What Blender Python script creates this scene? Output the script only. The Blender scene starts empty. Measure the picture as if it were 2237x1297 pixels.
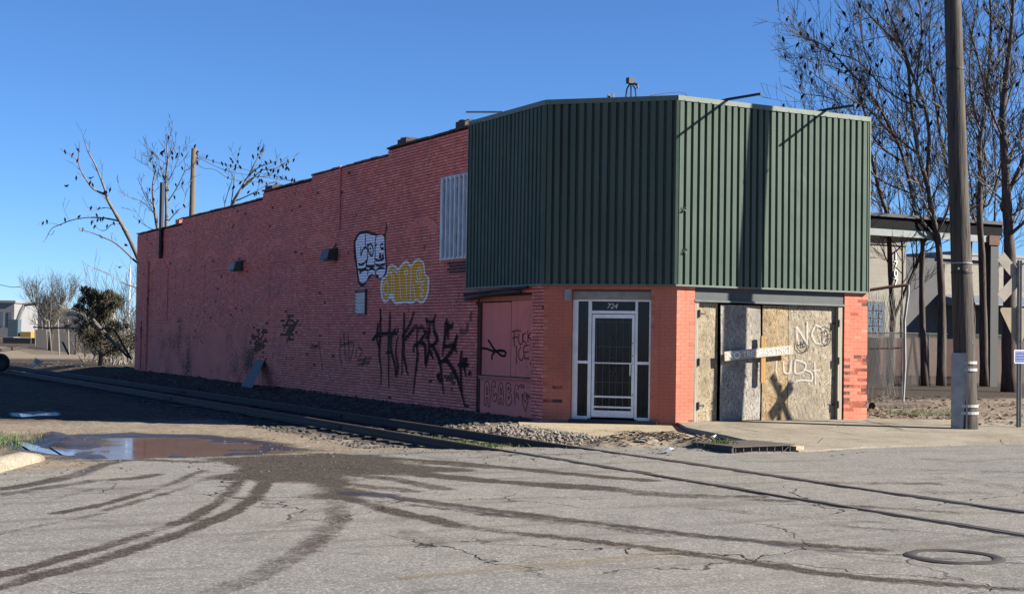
import bpy, bmesh, math, random
import numpy as np
from mathutils import Vector, Matrix

# ------------------------------------------------------------------ camera, sky, sun, exposure
SC = bpy.context.scene
RNG = random.Random(724)
NR = np.random.RandomState(724)

F_PX, IW, IH = 3136.754, 2237.0, 1297.0
YAW, PITCH, ROLL = math.radians(28.226), math.radians(1.666), math.radians(0.922)
CAM = np.array([-14.460, -23.657, 1.708])
_f = np.array([math.sin(YAW) * math.cos(PITCH), math.cos(YAW) * math.cos(PITCH), math.sin(PITCH)])
_r0 = np.array([math.cos(YAW), -math.sin(YAW), 0.0])
_u0 = np.cross(_r0, _f)
_r = _r0 * math.cos(ROLL) + _u0 * math.sin(ROLL)
_u = -_r0 * math.sin(ROLL) + _u0 * math.cos(ROLL)

cd = bpy.data.cameras.new('camera')
cam = bpy.data.objects.new('camera', cd)
SC.collection.objects.link(cam)
cd.sensor_width = 36.0
cd.sensor_fit = 'HORIZONTAL'
cd.lens = F_PX / IW * 36.0
cd.clip_start = 0.1
cd.clip_end = 5000.0
cam.matrix_world = Matrix(((_r[0], _u[0], -_f[0], CAM[0]), (_r[1], _u[1], -_f[1], CAM[1]), (_r[2], _u[2], -_f[2], CAM[2]), (0, 0, 0, 1)))
SC.camera = cam

SUN_AZ, SUN_EL = math.radians(54.5), math.radians(28.8)       # azimuth measured from the street-front normal (-Y) towards +X
SUN = Vector((math.sin(SUN_AZ) * math.cos(SUN_EL), -math.cos(SUN_AZ) * math.cos(SUN_EL), math.sin(SUN_EL)))
world = bpy.data.worlds.new('World')
SC.world = world
world.use_nodes = True
wt = world.node_tree
sky = wt.nodes.new('ShaderNodeTexSky')
sky.sky_type = 'NISHITA'
sky.sun_disc = False
sky.sun_elevation = SUN_EL
sky.sun_rotation = math.atan2(SUN.x, SUN.y)
sky.altitude = 1700.0
sky.air_density = 0.9
sky.dust_density = 0.0
sky.ozone_density = 10.0
bg = wt.nodes['Background']
bg.inputs[1].default_value = 0.051
wt.links.new(sky.outputs[0], bg.inputs[0])
sd = bpy.data.lights.new('sun', 'SUN')
sd.energy = 5.0
sd.angle = math.radians(0.55)
sd.color = (1.0, 0.93, 0.82)
sun = bpy.data.objects.new('sun', sd)
SC.collection.objects.link(sun)
sun.rotation_euler = SUN.to_track_quat('Z', 'Y').to_euler()
SC.view_settings.view_transform = 'Standard'
SC.view_settings.look = 'None'
SC.view_settings.exposure = 1.7
SC.view_settings.gamma = 1.0
SC.view_settings.use_curve_mapping = False

# ------------------------------------------------------------------ helpers: pixels to places
def ray(px, py):
    return _f + _r * (px - 1118.5) / F_PX - _u * (py - 648.5) / F_PX
def G(px, py, z=0.0):
    d = ray(px, py); return CAM + d * ((z - CAM[2]) / d[2])
def onX(px, py, X):
    d = ray(px, py); return CAM + d * ((X - CAM[0]) / d[0])
def onY(px, py, Y):
    d = ray(px, py); return CAM + d * ((Y - CAM[1]) / d[1])
def onC(px, py, off):                       # the plane of the corner door
    n = np.array([1, 1, 0.0]) / 2 ** .5
    d = ray(px, py); return CAM + d * ((1.95 / 2 ** .5 + off - CAM @ n) / (d @ n))
def atD(px, py, D):
    return CAM + ray(px, py) * D
def depth(p):
    return float((np.asarray(p) - CAM) @ _f)
def px_of(p):
    d = np.asarray(p, float) - CAM; z = d @ _f
    return 1118.5 + F_PX * (d @ _r) / z, 648.5 - F_PX * (d @ _u) / z
def ZZ(ox, oy, s, pts):                     # coordinates read in an enlarged crop
    return [(ox + a / s, oy + b / s) for a, b in pts]

def sst(a, b, v):
    t = np.clip((np.asarray(v, float) - a) / (b - a), 0, 1); return t * t * (3 - 2 * t)
def _hash(ix, iy, seed):
    h = (ix.astype(np.int64) * 374761393 + iy.astype(np.int64) * 668265263 + seed * 1442695041) & 0xffffffff
    h = ((h ^ (h >> 13)) * 1274126177) & 0xffffffff
    return ((h ^ (h >> 16)) & 0xffff) / 65535.0
def vnoise(x, y, seed=0):
    x = np.asarray(x, float); y = np.asarray(y, float)
    ix, iy = np.floor(x), np.floor(y); fx, fy = x - ix, y - iy
    fx = fx * fx * (3 - 2 * fx); fy = fy * fy * (3 - 2 * fy)
    a, b, c, d = _hash(ix, iy, seed), _hash(ix + 1, iy, seed), _hash(ix, iy + 1, seed), _hash(ix + 1, iy + 1, seed)
    return (a + (b - a) * fx) * (1 - fy) + (c + (d - c) * fx) * fy
def fbm(x, y, seed=0, o=3):
    s = 0; a = .5; t = 0
    for k in range(o):
        s = s + a * vnoise(np.asarray(x) * 2 ** k, np.asarray(y) * 2 ** k, seed + k * 17); t += a; a *= .5
    return s / t

# ------------------------------------------------------------------ helpers: meshes and objects
COL = SC.collection
class MB:
    def __init__(s): s.v = []; s.f = []; s.uv = []; s.n = 0
    def add(s, V, Fc, uv=None):
        b = len(s.v); s.v += [tuple(map(float, p)) for p in V]
        s.f += [tuple(b + i for i in f) for f in Fc]
        s.uv += list(uv) if uv is not None else [(0.0, 0.0)] * len(V)
    def box(s, x0, x1, y0, y1, z0, z1, M=None):
        V = [Vector(p) for p in ((x0, y0, z0), (x1, y0, z0), (x1, y1, z0), (x0, y1, z0), (x0, y0, z1), (x1, y0, z1), (x1, y1, z1), (x0, y1, z1))]
        if M is not None: V = [M @ p for p in V]
        s.add(V, [(0, 3, 2, 1), (4, 5, 6, 7), (0, 1, 5, 4), (1, 2, 6, 5), (2, 3, 7, 6), (3, 0, 4, 7)])
    def tube(s, pts, rad, n=6, cap=True):
        P = [Vector(p) for p in pts]; R = rad if hasattr(rad, '__len__') else [rad] * len(P)
        V = []; prev = None
        for i, p in enumerate(P):
            t = (P[min(i + 1, len(P) - 1)] - P[max(i - 1, 0)])
            t = t.normalized() if t.length > 1e-9 else Vector((0, 0, 1))
            a = (prev - t * prev.dot(t)) if prev is not None else t.orthogonal()
            a = a.normalized() if a.length > 1e-6 else t.orthogonal().normalized()
            prev = a; b = t.cross(a)
            V += [p + (a * math.cos(2 * math.pi * k / n) + b * math.sin(2 * math.pi * k / n)) * R[i] for k in range(n)]
        Fc = [(i * n + k, i * n + (k + 1) % n, (i + 1) * n + (k + 1) % n, (i + 1) * n + k) for i in range(len(P) - 1) for k in range(n)]
        if cap: Fc += [tuple(range(n - 1, -1, -1)), tuple((len(P) - 1) * n + k for k in range(n))]
        s.add(V, Fc)
    def lathe(s, prof, n=16, M=None):       # prof: (radius, height) pairs around local Z
        V = []
        for r, h in prof:
            V += [Vector((r * math.cos(2 * math.pi * k / n), r * math.sin(2 * math.pi * k / n), h)) for k in range(n)]
        if M is not None: V = [M @ p for p in V]
        m = len(prof)
        s.add(V, [(i * n + k, i * n + (k + 1) % n, (i + 1) * n + (k + 1) % n, (i + 1) * n + k) for i in range(m - 1) for k in range(n)]
              + [tuple(range(n - 1, -1, -1)), tuple((m - 1) * n + k for k in range(n))])
    def prism(s, poly, d):                  # polygon of 3-D points pushed along d
        n = len(poly); P = [Vector(p) for p in poly]; Q = [p + Vector(d) for p in P]
        s.add(P + Q, [tuple(range(n)), tuple(range(2 * n - 1, n - 1, -1))] + [(k, k + n, (k + 1) % n + n, (k + 1) % n) for k in range(n)])
    def build(s, name, mat, parent=None, smooth=False):
        me = bpy.data.meshes.new(name)
        me.from_pydata(s.v, [], s.f)
        uvl = me.uv_layers.new(name='UVMap')
        lv = np.empty(len(me.loops), np.int32); me.loops.foreach_get('vertex_index', lv)
        uvl.data.foreach_set('uv', np.array(s.uv, np.float32)[lv].ravel())
        bm = bmesh.new(); bm.from_mesh(me); bmesh.ops.recalc_face_normals(bm, faces=bm.faces); bm.to_mesh(me); bm.free()
        if smooth: me.polygons.foreach_set('use_smooth', [True] * len(me.polygons))
        me.materials.append(mat)
        return link(name, me, parent)
def link(name, me, parent=None):
    o = bpy.data.objects.new(name, me); COL.objects.link(o)
    if parent is not None:
        o.parent = parent; o.matrix_parent_inverse = Matrix.Translation(-parent.location) if parent.rotation_euler == Vector((0,0,0)) or True else None
    return o
def np_mesh(name, V, Fc, mat, parent=None, attrs=None, smooth=False):   # V (n,3), Fc (m,k)
    me = bpy.data.meshes.new(name)
    V = np.asarray(V, np.float32); Fc = np.asarray(Fc, np.int32); k = Fc.shape[1]
    me.vertices.add(len(V)); me.vertices.foreach_set('co', V.ravel())
    me.loops.add(Fc.size); me.loops.foreach_set('vertex_index', Fc.ravel())
    me.polygons.add(len(Fc)); me.polygons.foreach_set('loop_start', np.arange(0, Fc.size, k, dtype=np.int32))
    for nm, val in (attrs or {}).items():
        a = me.attributes.new(nm, 'FLOAT', 'POINT'); a.data.foreach_set('value', np.asarray(val, np.float32))
    me.update(calc_edges=True); me.validate()
    me.polygons.foreach_set('use_smooth', [bool(smooth)] * len(me.polygons))
    me.materials.append(mat)
    return link(name, me, parent)
def tag(o, label=None, cat=None, group=None, kind=None):
    if label: o['label'] = label
    if cat: o['category'] = cat
    if group: o['group'] = group
    if kind: o['kind'] = kind
    return o
def thing(name, loc, label, cat, group=None):
    o = bpy.data.objects.new(name, None); COL.objects.link(o); o.location = tuple(float(c) for c in loc)
    o.empty_display_size = .2
    return tag(o, label, cat, group)
def copy_tree(o, loc=None, rotz=None, label=None):
    c = o.copy(); COL.objects.link(c)
    if loc is not None: c.location = tuple(float(q) for q in loc)
    if rotz is not None: c.rotation_euler = (c.rotation_euler[0], c.rotation_euler[1], rotz)
    if label: c['label'] = label
    for ch in o.children:
        d = ch.copy(); COL.objects.link(d); d.parent = c
    return c
def text_mesh(name, body, size, M, mat, parent=None, shear=0.0, ext=0.001, spacing=1.0):
    cu = bpy.data.curves.new(name, 'FONT'); cu.body = body; cu.size = size; cu.align_x = 'CENTER'; cu.align_y = 'CENTER'
    cu.shear = shear; cu.extrude = ext; cu.space_character = spacing
    to = bpy.data.objects.new(name, cu); COL.objects.link(to)
    dg = bpy.context.evaluated_depsgraph_get()
    me = bpy.data.meshes.new_from_object(to.evaluated_get(dg))
    bpy.data.objects.remove(to); bpy.data.curves.remove(cu)
    me.transform(M); me.materials.clear(); me.materials.append(mat)
    return link(name, me, parent)
def frame(o, ux, uz):                       # matrix with local X along ux, local Y along uz
    ux = Vector(ux).normalized(); uz = Vector(uz); uz = (uz - ux * uz.dot(ux)).normalized(); n = ux.cross(uz)
    return Matrix(((ux.x, uz.x, n.x, o[0]), (ux.y, uz.y, n.y, o[1]), (ux.z, uz.z, n.z, o[2]), (0, 0, 0, 1)))

# ------------------------------------------------------------------ helpers: materials
class NT:
    def __init__(s, name):
        s.m = bpy.data.materials.new(name); s.m.use_nodes = True; s.t = s.m.node_tree
        s.b = s.t.nodes['Principled BSDF']; s.out = s.t.nodes['Material Output']
        s._pos = None
    def n(s, kind, **kw):
        q = s.t.nodes.new('ShaderNode' + kind)
        for k, v in kw.items(): setattr(q, k, v)
        return q
    def l(s, a, b): s.t.links.new(a, b)
    def put(s, sock, v):
        if isinstance(v, bpy.types.NodeSocket): s.l(v, sock)
        elif isinstance(v, (tuple, list)) and len(v) == 3 and sock.type == 'RGBA': sock.default_value = (*v, 1)
        else: sock.default_value = v
    def pos(s):
        if s._pos is None: s._pos = s.n('NewGeometry').outputs['Position']
        return s._pos
    def obj(s): return s.n('TexCoord').outputs['Object']
    def scale(s, v, sc, rot=(0, 0, 0)):
        q = s.n('Mapping'); s.l(v, q.inputs[0]); q.inputs['Scale'].default_value = sc; q.inputs['Rotation'].default_value = rot; return q.outputs[0]
    def noise(s, sc, det=3, rough=.55, v=None, dist=0.0):
        q = s.n('TexNoise'); s.l(v if v is not None else s.pos(), q.inputs['Vector'])
        q.inputs['Scale'].default_value = sc; q.inputs['Detail'].default_value = det; q.inputs['Roughness'].default_value = rough
        q.inputs['Distortion'].default_value = dist
        return q.outputs['Fac']
    def vor(s, sc, v=None, feat='F1', out='Distance', rnd=1.0):
        q = s.n('TexVoronoi', feature=feat); s.l(v if v is not None else s.pos(), q.inputs['Vector'])
        q.inputs['Scale'].default_value = sc; q.inputs['Randomness'].default_value = rnd
        return q.outputs[out]
    def ramp(s, v, a, b, lo=0.0, hi=1.0):
        q = s.n('MapRange'); s.put(q.inputs[0], v)
        q.inputs[1].default_value = a; q.inputs[2].default_value = b; q.inputs[3].default_value = lo; q.inputs[4].default_value = hi
        return q.outputs[0]
    def math(s, op, a, b=0.0):
        q = s.n('Math', operation=op); s.put(q.inputs[0], a); s.put(q.inputs[1], b); return q.outputs[0]
    def mix(s, fac, a, b, mode='MIX'):
        q = s.n('Mix', data_type='RGBA', blend_type=mode); s.put(q.inputs[0], fac); s.put(q.inputs[6], a); s.put(q.inputs[7], b); return q.outputs[2]
    def attr(s, name): return s.n('Attribute', attribute_name=name).outputs['Fac']
    def sep(s, v):
        q = s.n('SeparateXYZ'); s.l(v, q.inputs[0]); return q.outputs
    def bump(s, h, strength=.5, dist=.01):
        q = s.n('Bump'); q.inputs['Strength'].default_value = strength; q.inputs['Distance'].default_value = dist
        s.l(h, q.inputs['Height']); s.l(q.outputs[0], s.b.inputs['Normal'])
    def fin(s, col=None, rough=.8, metal=0.0, spec=None, alpha=None, k=1.0):
        if col is not None:
            if k != 1.0: col = s.mix(1.0, col, (k, k, k), 'MULTIPLY') if isinstance(col, bpy.types.NodeSocket) else tuple(c * k for c in col)
            s.put(s.b.inputs['Base Color'], col)
        s.put(s.b.inputs['Roughness'], rough); s.put(s.b.inputs['Metallic'], metal)
        if spec is not None: s.put(s.b.inputs['Specular IOR Level'], spec)
        if alpha is not None: s.put(s.b.inputs['Alpha'], alpha)
        return s.m
def plain(name, c, rough=.7, metal=0.0, var=.25, sc=6.0, c2=None, bump=0.0, bsc=40.0, spec=None, k=.58):
    t = NT(name); nz = t.noise(sc, 4)
    c2 = c2 if c2 is not None else tuple(x * (1 - var) for x in c)
    col = t.mix(t.ramp(nz, .35, .65), c, c2)
    col = t.mix(t.ramp(t.noise(sc * 9, 2), .3, .7, 0, .35), col, tuple(x * .72 for x in c))
    if bump: t.bump(t.noise(bsc, 4), bump, .01)
    return t.fin(col, rough, metal, spec, k=k)

# ------------------------------------------------------------------ materials
def mat_ground():
    t = NT('street_ground'); P = t.pos()
    mud_shade, dirt, wet = t.attr('mud_shade'), t.attr('dirt'), t.attr('wet')
    agg = t.vor(70, feat='F1', out='Color'); ag = t.sep(agg)[0]
    fine = t.noise(160, 2); mid = t.noise(1.3, 5); big = t.noise(.22, 4)
    asp = t.mix(t.ramp(mid, .3, .7), (.345, .325, .285), (.285, .27, .243))
    asp = t.mix(t.ramp(big, .4, .62, 0, .5), asp, (.25, .245, .24))
    asp = t.mix(t.ramp(ag, .68, .94, 0, .75), asp, (.56, .535, .49))
    asp = t.mix(t.ramp(ag, .0, .24, .7, 0), asp, (.12, .114, .106))
    # long scuffs along the street and fine cracks
    sc = t.noise(1.0, 4, v=t.scale(P, (.35, 2.6, 1), (0, 0, .12)))
    asp = t.mix(t.ramp(sc, .52, .66, 0, .55), asp, (.19, .165, .14))
    stain = t.noise(.55, 5, .6, dist=1.2)
    asp = t.mix(t.ramp(stain, .6, .7, 0, .55), asp, (.14, .125, .11))
    wv = t.n('VectorMath', operation='ADD'); t.l(P, wv.inputs[0])
    nv = t.n('TexNoise'); t.l(P, nv.inputs['Vector']); nv.inputs['Scale'].default_value = 2.2; nv.inputs['Detail'].default_value = 4
    sv = t.n('VectorMath', operation='SCALE'); t.l(nv.outputs['Color'], sv.inputs[0]); sv.inputs['Scale'].default_value = .55
    t.l(sv.outputs[0], wv.inputs[1])
    ck = t.vor(.33, v=wv.outputs[0], feat='DISTANCE_TO_EDGE')
    ck2 = t.vor(1.6, v=wv.outputs[0], feat='DISTANCE_TO_EDGE')
    cm = t.math('MULTIPLY', t.ramp(ck, .0018, .005, 1, 0), t.ramp(t.noise(.3, 2), .46, .56))
    cm2 = t.math('MULTIPLY', t.ramp(ck2, .004, .012, .8, 0), t.ramp(t.noise(.34, 3), .63, .68))
    cm = t.math('MULTIPLY', t.math('MAXIMUM', cm, cm2), t.math('SUBTRACT', 1.0, dirt))
    asp = t.mix(cm, asp, (.05, .045, .04))
    # dirt and gravelly earth
    dn = t.noise(2.0, 6, .65); stone = t.vor(26, out='Color'); st = t.sep(stone)[1]
    dr = t.mix(t.ramp(dn, .3, .7), (.40, .33, .25), (.27, .215, .16))
    dr = t.mix(t.ramp(st, .78, .95, 0, .8), dr, (.52, .46, .37))
    dr = t.mix(t.ramp(st, 0, .2, .6, 0), dr, (.12, .09, .07))
    dmask = t.ramp(t.math('ADD', dirt, t.math('MULTIPLY', t.math('SUBTRACT', t.noise(3.2, 6, .7), .5), 1.1)), .42, .60)
    col = t.mix(dmask, asp, dr)
    # muddy tracks on top, plus soil darkened as shade
    mn = t.noise(9, 5, .7)
    strip = t.noise(1.0, 3, v=t.scale(P, (20, 20, 1)))
    patchy = t.noise(2.4, 4, .6)
    mm = t.math('ADD', mud_shade, t.math('MULTIPLY', t.math('SUBTRACT', t.math('ADD', t.math('MULTIPLY', mn, .45), t.math('ADD', t.math('MULTIPLY', strip, .25), t.math('MULTIPLY', patchy, .3))), .5), 2.1))
    spl = t.math('MULTIPLY', t.ramp(t.vor(38, out='Distance'), .12, .2, .85, 0), t.math('MULTIPLY', t.ramp(t.noise(.5, 4), .5, .62), t.ramp(t.noise(3, 2), .5, .6)))
    mm = t.math('MAXIMUM', t.math('MULTIPLY', t.ramp(mm, .30, .78, 0, 1), t.ramp(mud_shade, .04, .2)), spl)
    mcol = t.mix(t.ramp(t.noise(16, 4), .35, .65), (.050, .039, .031), (.090, .071, .056))
    mcol = t.mix(t.ramp(ag, .82, .97, 0, .55), mcol, (.33, .29, .24))
    col = t.mix(t.math('MULTIPLY', mm, .93), col, mcol)
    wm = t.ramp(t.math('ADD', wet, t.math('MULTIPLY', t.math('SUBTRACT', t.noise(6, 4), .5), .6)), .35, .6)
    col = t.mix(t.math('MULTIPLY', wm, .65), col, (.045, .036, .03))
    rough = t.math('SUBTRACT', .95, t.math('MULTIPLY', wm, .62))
    h = t.math('ADD', t.math('MULTIPLY', ag, .5), t.math('ADD', t.math('MULTIPLY', fine, .4), t.math('MULTIPLY', t.math('MULTIPLY', mm, mn), 1.6)))
    h = t.math('ADD', h, t.math('MULTIPLY', t.math('MULTIPLY', dmask, dn), 5.0))
    h = t.math('SUBTRACT', h, t.math('MULTIPLY', cm, 1.5))
    t.bump(h, .55, .008)
    return t.fin(col, rough, spec=t.ramp(wm, 0, 1, .06, .4), k=.5)
M_GROUND = mat_ground()

def mat_paint(name, c1, c2, c3, chip=.70, k=.62):
    t = NT(name)
    col = t.mix(t.ramp(t.noise(.9, 5, .6), .35, .65), c1, c2)
    col = t.mix(t.ramp(t.noise(.35, 3, v=t.scale(t.pos(), (1, 1, 2.5))), .5, .68, 0, .75), col, c3)
    col = t.mix(t.ramp(t.noise(30, 3), .3, .7, 0, .30), col, tuple(x * .62 for x in c1))
    # rain streaks and grime
    stv = t.scale(t.pos(), (5.0, 5.0, .35)); col = t.mix(t.ramp(t.noise(1.0, 4, .6, v=stv), .55, .75, 0, .45), col, (c1[0] * .5, c1[1] * .55, c1[2] * .62))
    bare = t.attr('bare'); tone = t.attr('tone')
    col = t.mix(t.math('MULTIPLY', t.math('ABSOLUTE', tone), .8), col, t.mix(t.ramp(tone, -.01, .01), tuple(x * .45 for x in c1), (min(1, c1[0] * 1.1), c1[1] * 1.75, c1[2] * 1.9)))
    col = t.mix(t.ramp(t.noise(.5, 5, .65, dist=.8), .56, .66, 0, .5), col, (c1[0] * .55, c1[1] * .62, c1[2] * .75))
    cn = t.math('MULTIPLY', t.noise(13, 5, .7), t.ramp(t.noise(.55, 3), .3, .75, .55, 1.25))
    ch = t.math('MAXIMUM', t.ramp(cn, chip, chip + .04), t.math('MULTIPLY', t.ramp(bare, .2, .6), t.ramp(t.noise(22, 4), .33, .42)))
    bcol = t.mix(t.ramp(t.noise(8, 3), .3, .7), (.07, .042, .036), (.15, .08, .06))
    col = t.mix(ch, col, bcol)
    t.bump(t.math('SUBTRACT', t.noise(55, 4, .65), t.math('MULTIPLY', ch, .5)), .45, .006)
    return t.fin(col, t.ramp(ch, 0, 1, .7, .9), spec=.12, k=k)
M_PAINT = mat_paint('dusty_rose_paint', (.84, .225, .165), (.77, .21, .165), (.68, .205, .18), .66, 1.0)
M_PAINTF = mat_paint('salmon_paint', (.64, .205, .135), (.60, .18, .115), (.66, .245, .17), .72, .74)
def mat_joint(name, c):
    t = NT(name); col = t.mix(t.ramp(t.noise(5, 4), .35, .65), c, tuple(x * .6 for x in c))
    col = t.mix(t.ramp(t.noise(40, 2), .4, .7, 0, .6), col, (.06, .035, .032)); t.bump(t.noise(60, 3), .5, .006)
    return t.fin(col, .9, spec=.1, k=.62)
M_JOINT = mat_joint('painted_mortar', (.16, .045, .038))
M_JOINTF = mat_joint('painted_mortar_salmon', (.60, .18, .115))
M_PARGE = mat_paint('purple_red_parging', (.74, .20, .15), (.64, .175, .14), (.54, .155, .14), .50, .95)
M_BARE = plain('bare_dark_brick', (.13, .075, .06), .9, c2=(.075, .048, .042), bump=.4)
M_INT = plain('dark_interior', (.03, .028, .026), .9)
M_ROOF = plain('roof_felt', (.12, .115, .11), .9)
M_COPE = plain('weathered_coping', (.16, .085, .072), .85, c2=(.06, .045, .04), sc=3.0, bump=.5)
M_COPER = plain('red_coping', (.33, .105, .095), .8, c2=(.2, .075, .07), sc=3.0, bump=.4)

def mat_green():
    t = NT('green_enamel_sheet')
    rnd = t.n('ObjectInfo').outputs['Random']
    c = t.mix(t.ramp(t.noise(.8, 4), .35, .65), (.122, .162, .130), (.098, .138, .112))
    c = t.mix(t.ramp(rnd, 0, 1, 0, .28), c, (.075, .12, .095))
    st = t.noise(1.0, 4, .6, v=t.scale(t.pos(), (9, 9, .3)))
    c = t.mix(t.ramp(st, .5, .75, 0, .5), c, (.145, .195, .16))
    c = t.mix(t.ramp(t.noise(70, 2), .68, .74, 0, .7), c, (.06, .05, .04))
    t.bump(t.math('ADD', t.noise(2.2, 2), t.math('MULTIPLY', t.ramp(t.noise(1.1, 1), .62, .72), .8)), .22, .03)
    return t.fin(c, t.ramp(t.noise(3, 3), .3, .7, .5, .68), spec=.07, k=.62)
M_GREEN = mat_green()
M_TRIM = plain('green_trim', (.17, .22, .17), .5, c2=(.13, .175, .14), spec=.4)
M_DARKSTEEL = plain('dark_painted_steel', (.055, .068, .07), .55, c2=(.04, .045, .045))
M_FLANGE = plain('grey_green_flange', (.13, .16, .16), .5)
M_RUST = plain('rusty_pipe', (.14, .06, .04), .85, c2=(.09, .045, .035), bump=.4)
M_BLACK = plain('black_iron', (.018, .018, .02), .6)
M_ALU = plain('dull_aluminium', (.80, .79, .77), .45, metal=.1, c2=(.62, .61, .60), sc=3.0, k=1.0)
M_STAIN = plain('stained_white_panel', (.50, .47, .42), .75, c2=(.33, .29, .24), sc=4.0)
M_BRIGHT = plain('clean_white_paint', (.80, .80, .80), .6, c2=(.58, .57, .56), sc=3.0, k=.85)
M_WHITE = plain('white_paint', (.72, .71, .68), .6, c2=(.58, .56, .53), k=.85)
M_GALV = plain('galvanised_steel', (.47, .47, .46), .6, metal=.0, c2=(.30, .32, .33), sc=5.0)
M_BAND = plain('bright_steel_band', (.68, .68, .66), .4, metal=.2, c2=(.55, .55, .54))
M_TAN = plain('tan_sign_back', (.40, .31, .20), .55, c2=(.33, .25, .165), sc=4.0)
M_SIGNGREY = plain('grey_sign_back', (.40, .355, .29), .5, c2=(.30, .26, .20), sc=5.0)
M_BLUE = plain('blue_sign', (.04, .12, .52), .5, var=.1)
def mat_conc(name, a, b, k):
    t = NT(name); P = t.pos()
    col = t.mix(t.ramp(t.noise(.9, 5, .6), .35, .65), a, b)
    col = t.mix(t.ramp(t.noise(2.6, 6, .7, dist=.6), .55, .68, 0, .6), col, tuple(x * .55 for x in b))
    col = t.mix(t.ramp(t.noise(.45, 3), .55, .7, 0, .45), col, (b[0] * .7, b[1] * .68, b[2] * .62))
    sp = t.sep(t.vor(48, out='Color'))[0]; col = t.mix(t.ramp(sp, .8, .96, 0, .5), col, tuple(min(1, x * 1.35) for x in a)); col = t.mix(t.ramp(sp, 0, .16, .6, 0), col, tuple(x * .4 for x in b))
    ck = t.vor(.8, v=t.scale(P, (1, 1, 1), (0, 0, .4)), feat='DISTANCE_TO_EDGE'); col = t.mix(t.math('MULTIPLY', t.ramp(ck, .002, .008, .8, 0), t.ramp(t.noise(.6, 3), .5, .58)), col, (.06, .05, .04))
    t.bump(t.math('ADD', t.noise(45, 4), t.math('MULTIPLY', t.noise(4, 4), 1.5)), .6, .008)
    return t.fin(col, .92, spec=.08, k=k)
M_CONC = mat_conc('old_concrete_walk', (.47, .39, .275), (.38, .315, .225), .66)
M_CONCB = mat_conc('pale_concrete_walk', (.45, .40, .31), (.35, .305, .235), .52)
M_IRON = plain('rusted_drain_iron', (.115, .085, .07), .8, c2=(.075, .058, .05), bump=.4)
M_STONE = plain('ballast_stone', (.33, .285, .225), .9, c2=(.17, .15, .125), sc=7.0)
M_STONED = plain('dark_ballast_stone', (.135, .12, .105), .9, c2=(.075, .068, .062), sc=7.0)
M_RAILSIDE = plain('rail_rust', (.06, .042, .034), .75, c2=(.035, .028, .025))
M_RAILTOP = plain('rail_worn_top', (.32, .27, .22), .45, metal=.5, c2=(.16, .12, .1), sc=4.0)
M_TIE = plain('old_tie_wood', (.07, .055, .045), .9, c2=(.045, .038, .033), bump=.5)
M_LEAF = plain('dead_leaf', (.30, .20, .115), .8, c2=(.17, .11, .07), sc=9.0)
M_TWIG = plain('grey_twig', (.19, .17, .15), .9, c2=(.09, .08, .07))
M_TWIGL = plain('pale_brush', (.33, .30, .25), .85, c2=(.22, .20, .17))
M_BARKP = plain('pale_bark', (.26, .225, .185), .88, c2=(.14, .12, .1), sc=3.0, bump=.5, bsc=25)
M_GRASS = plain('green_grass', (.10, .19, .035), .7, c2=(.07, .13, .03), sc=8.0)
M_CEDAR = plain('cedar_foliage', (.040, .050, .022), .85, c2=(.075, .055, .028), sc=1.7, k=.75)
M_BIRD = plain('black_feathers', (.008, .008, .009), .8, spec=.1)
M_RUBBER = plain('black_rubber', (.015, .015, .016), .75)
M_YEL = plain('machine_yellow', (.50, .30, .05), .6)
M_TEAL = plain('machine_glass', (.10, .15, .17), .4)
M_FARW = plain('far_white_wall', (.33, .33, .335), .8)
M_FARG = plain('far_grey_wall', (.33, .32, .31), .85, sc=.5)
M_BEIGE = plain('beige_block_wall', (.36, .33, .27), .9, c2=(.30, .275, .225), sc=.8)
M_GREYB = plain('grey_metal_wall', (.085, .086, .09), .8, c2=(.055, .056, .06), sc=.6)
M_BLUEG = plain('blue_grey_roof', (.20, .23, .28), .6)
M_REDW = plain('red_brown_boards', (.13, .058, .042), .9, c2=(.07, .038, .03), sc=3.0)
M_WIRE = plain('fence_wire', (.20, .19, .175), .6, metal=.3)
M_GBLOCK = plain('glass_block', (.16, .20, .25), .25, c2=(.10, .13, .17), spec=.6)

def mat_wood(name, c, c2, ax=2, sc=(38, 38, 1.2)):
    t = NT(name); v = t.scale(t.pos(), sc)
    g = t.noise(1.0, 5, .65, v=v)
    col = t.mix(t.ramp(g, .3, .7), c, c2)
    col = t.mix(t.ramp(t.noise(1.0, 2, v=t.scale(t.pos(), (sc[0] * 1.6, sc[1] * 1.6, sc[2] * .5))), .62, .70, 0, .8), col, tuple(x * .3 for x in c2))
    t.bump(g, .9, .02)
    return t.fin(col, .85, spec=.2, k=.6)
M_BARK = mat_wood('dark_furrowed_bark', (.16, .122, .098), (.045, .036, .031), sc=(11, 11, 1.6))
M_POLE = mat_wood('weathered_pole_wood', (.145, .124, .105), (.045, .040, .036), sc=(17, 17, .7))
M_POLEF = mat_wood('grey_far_pole_wood', (.22, .18, .145), (.13, .11, .09))
M_NEWWOOD = mat_wood('orange_pine_stud', (.56, .32, .13), (.44, .25, .1))
M_PALEWOOD = mat_wood('pale_jamb_wood', (.50, .44, .35), (.40, .35, .28))
M_BOARDW = mat_wood('cream_board', (.60, .53, .42), (.50, .45, .36), sc=(3, 38, 38))
M_OLDBOARD = mat_wood('dark_old_plank', (.10, .085, .07), (.06, .052, .045), sc=(20, 20, 20))

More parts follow.
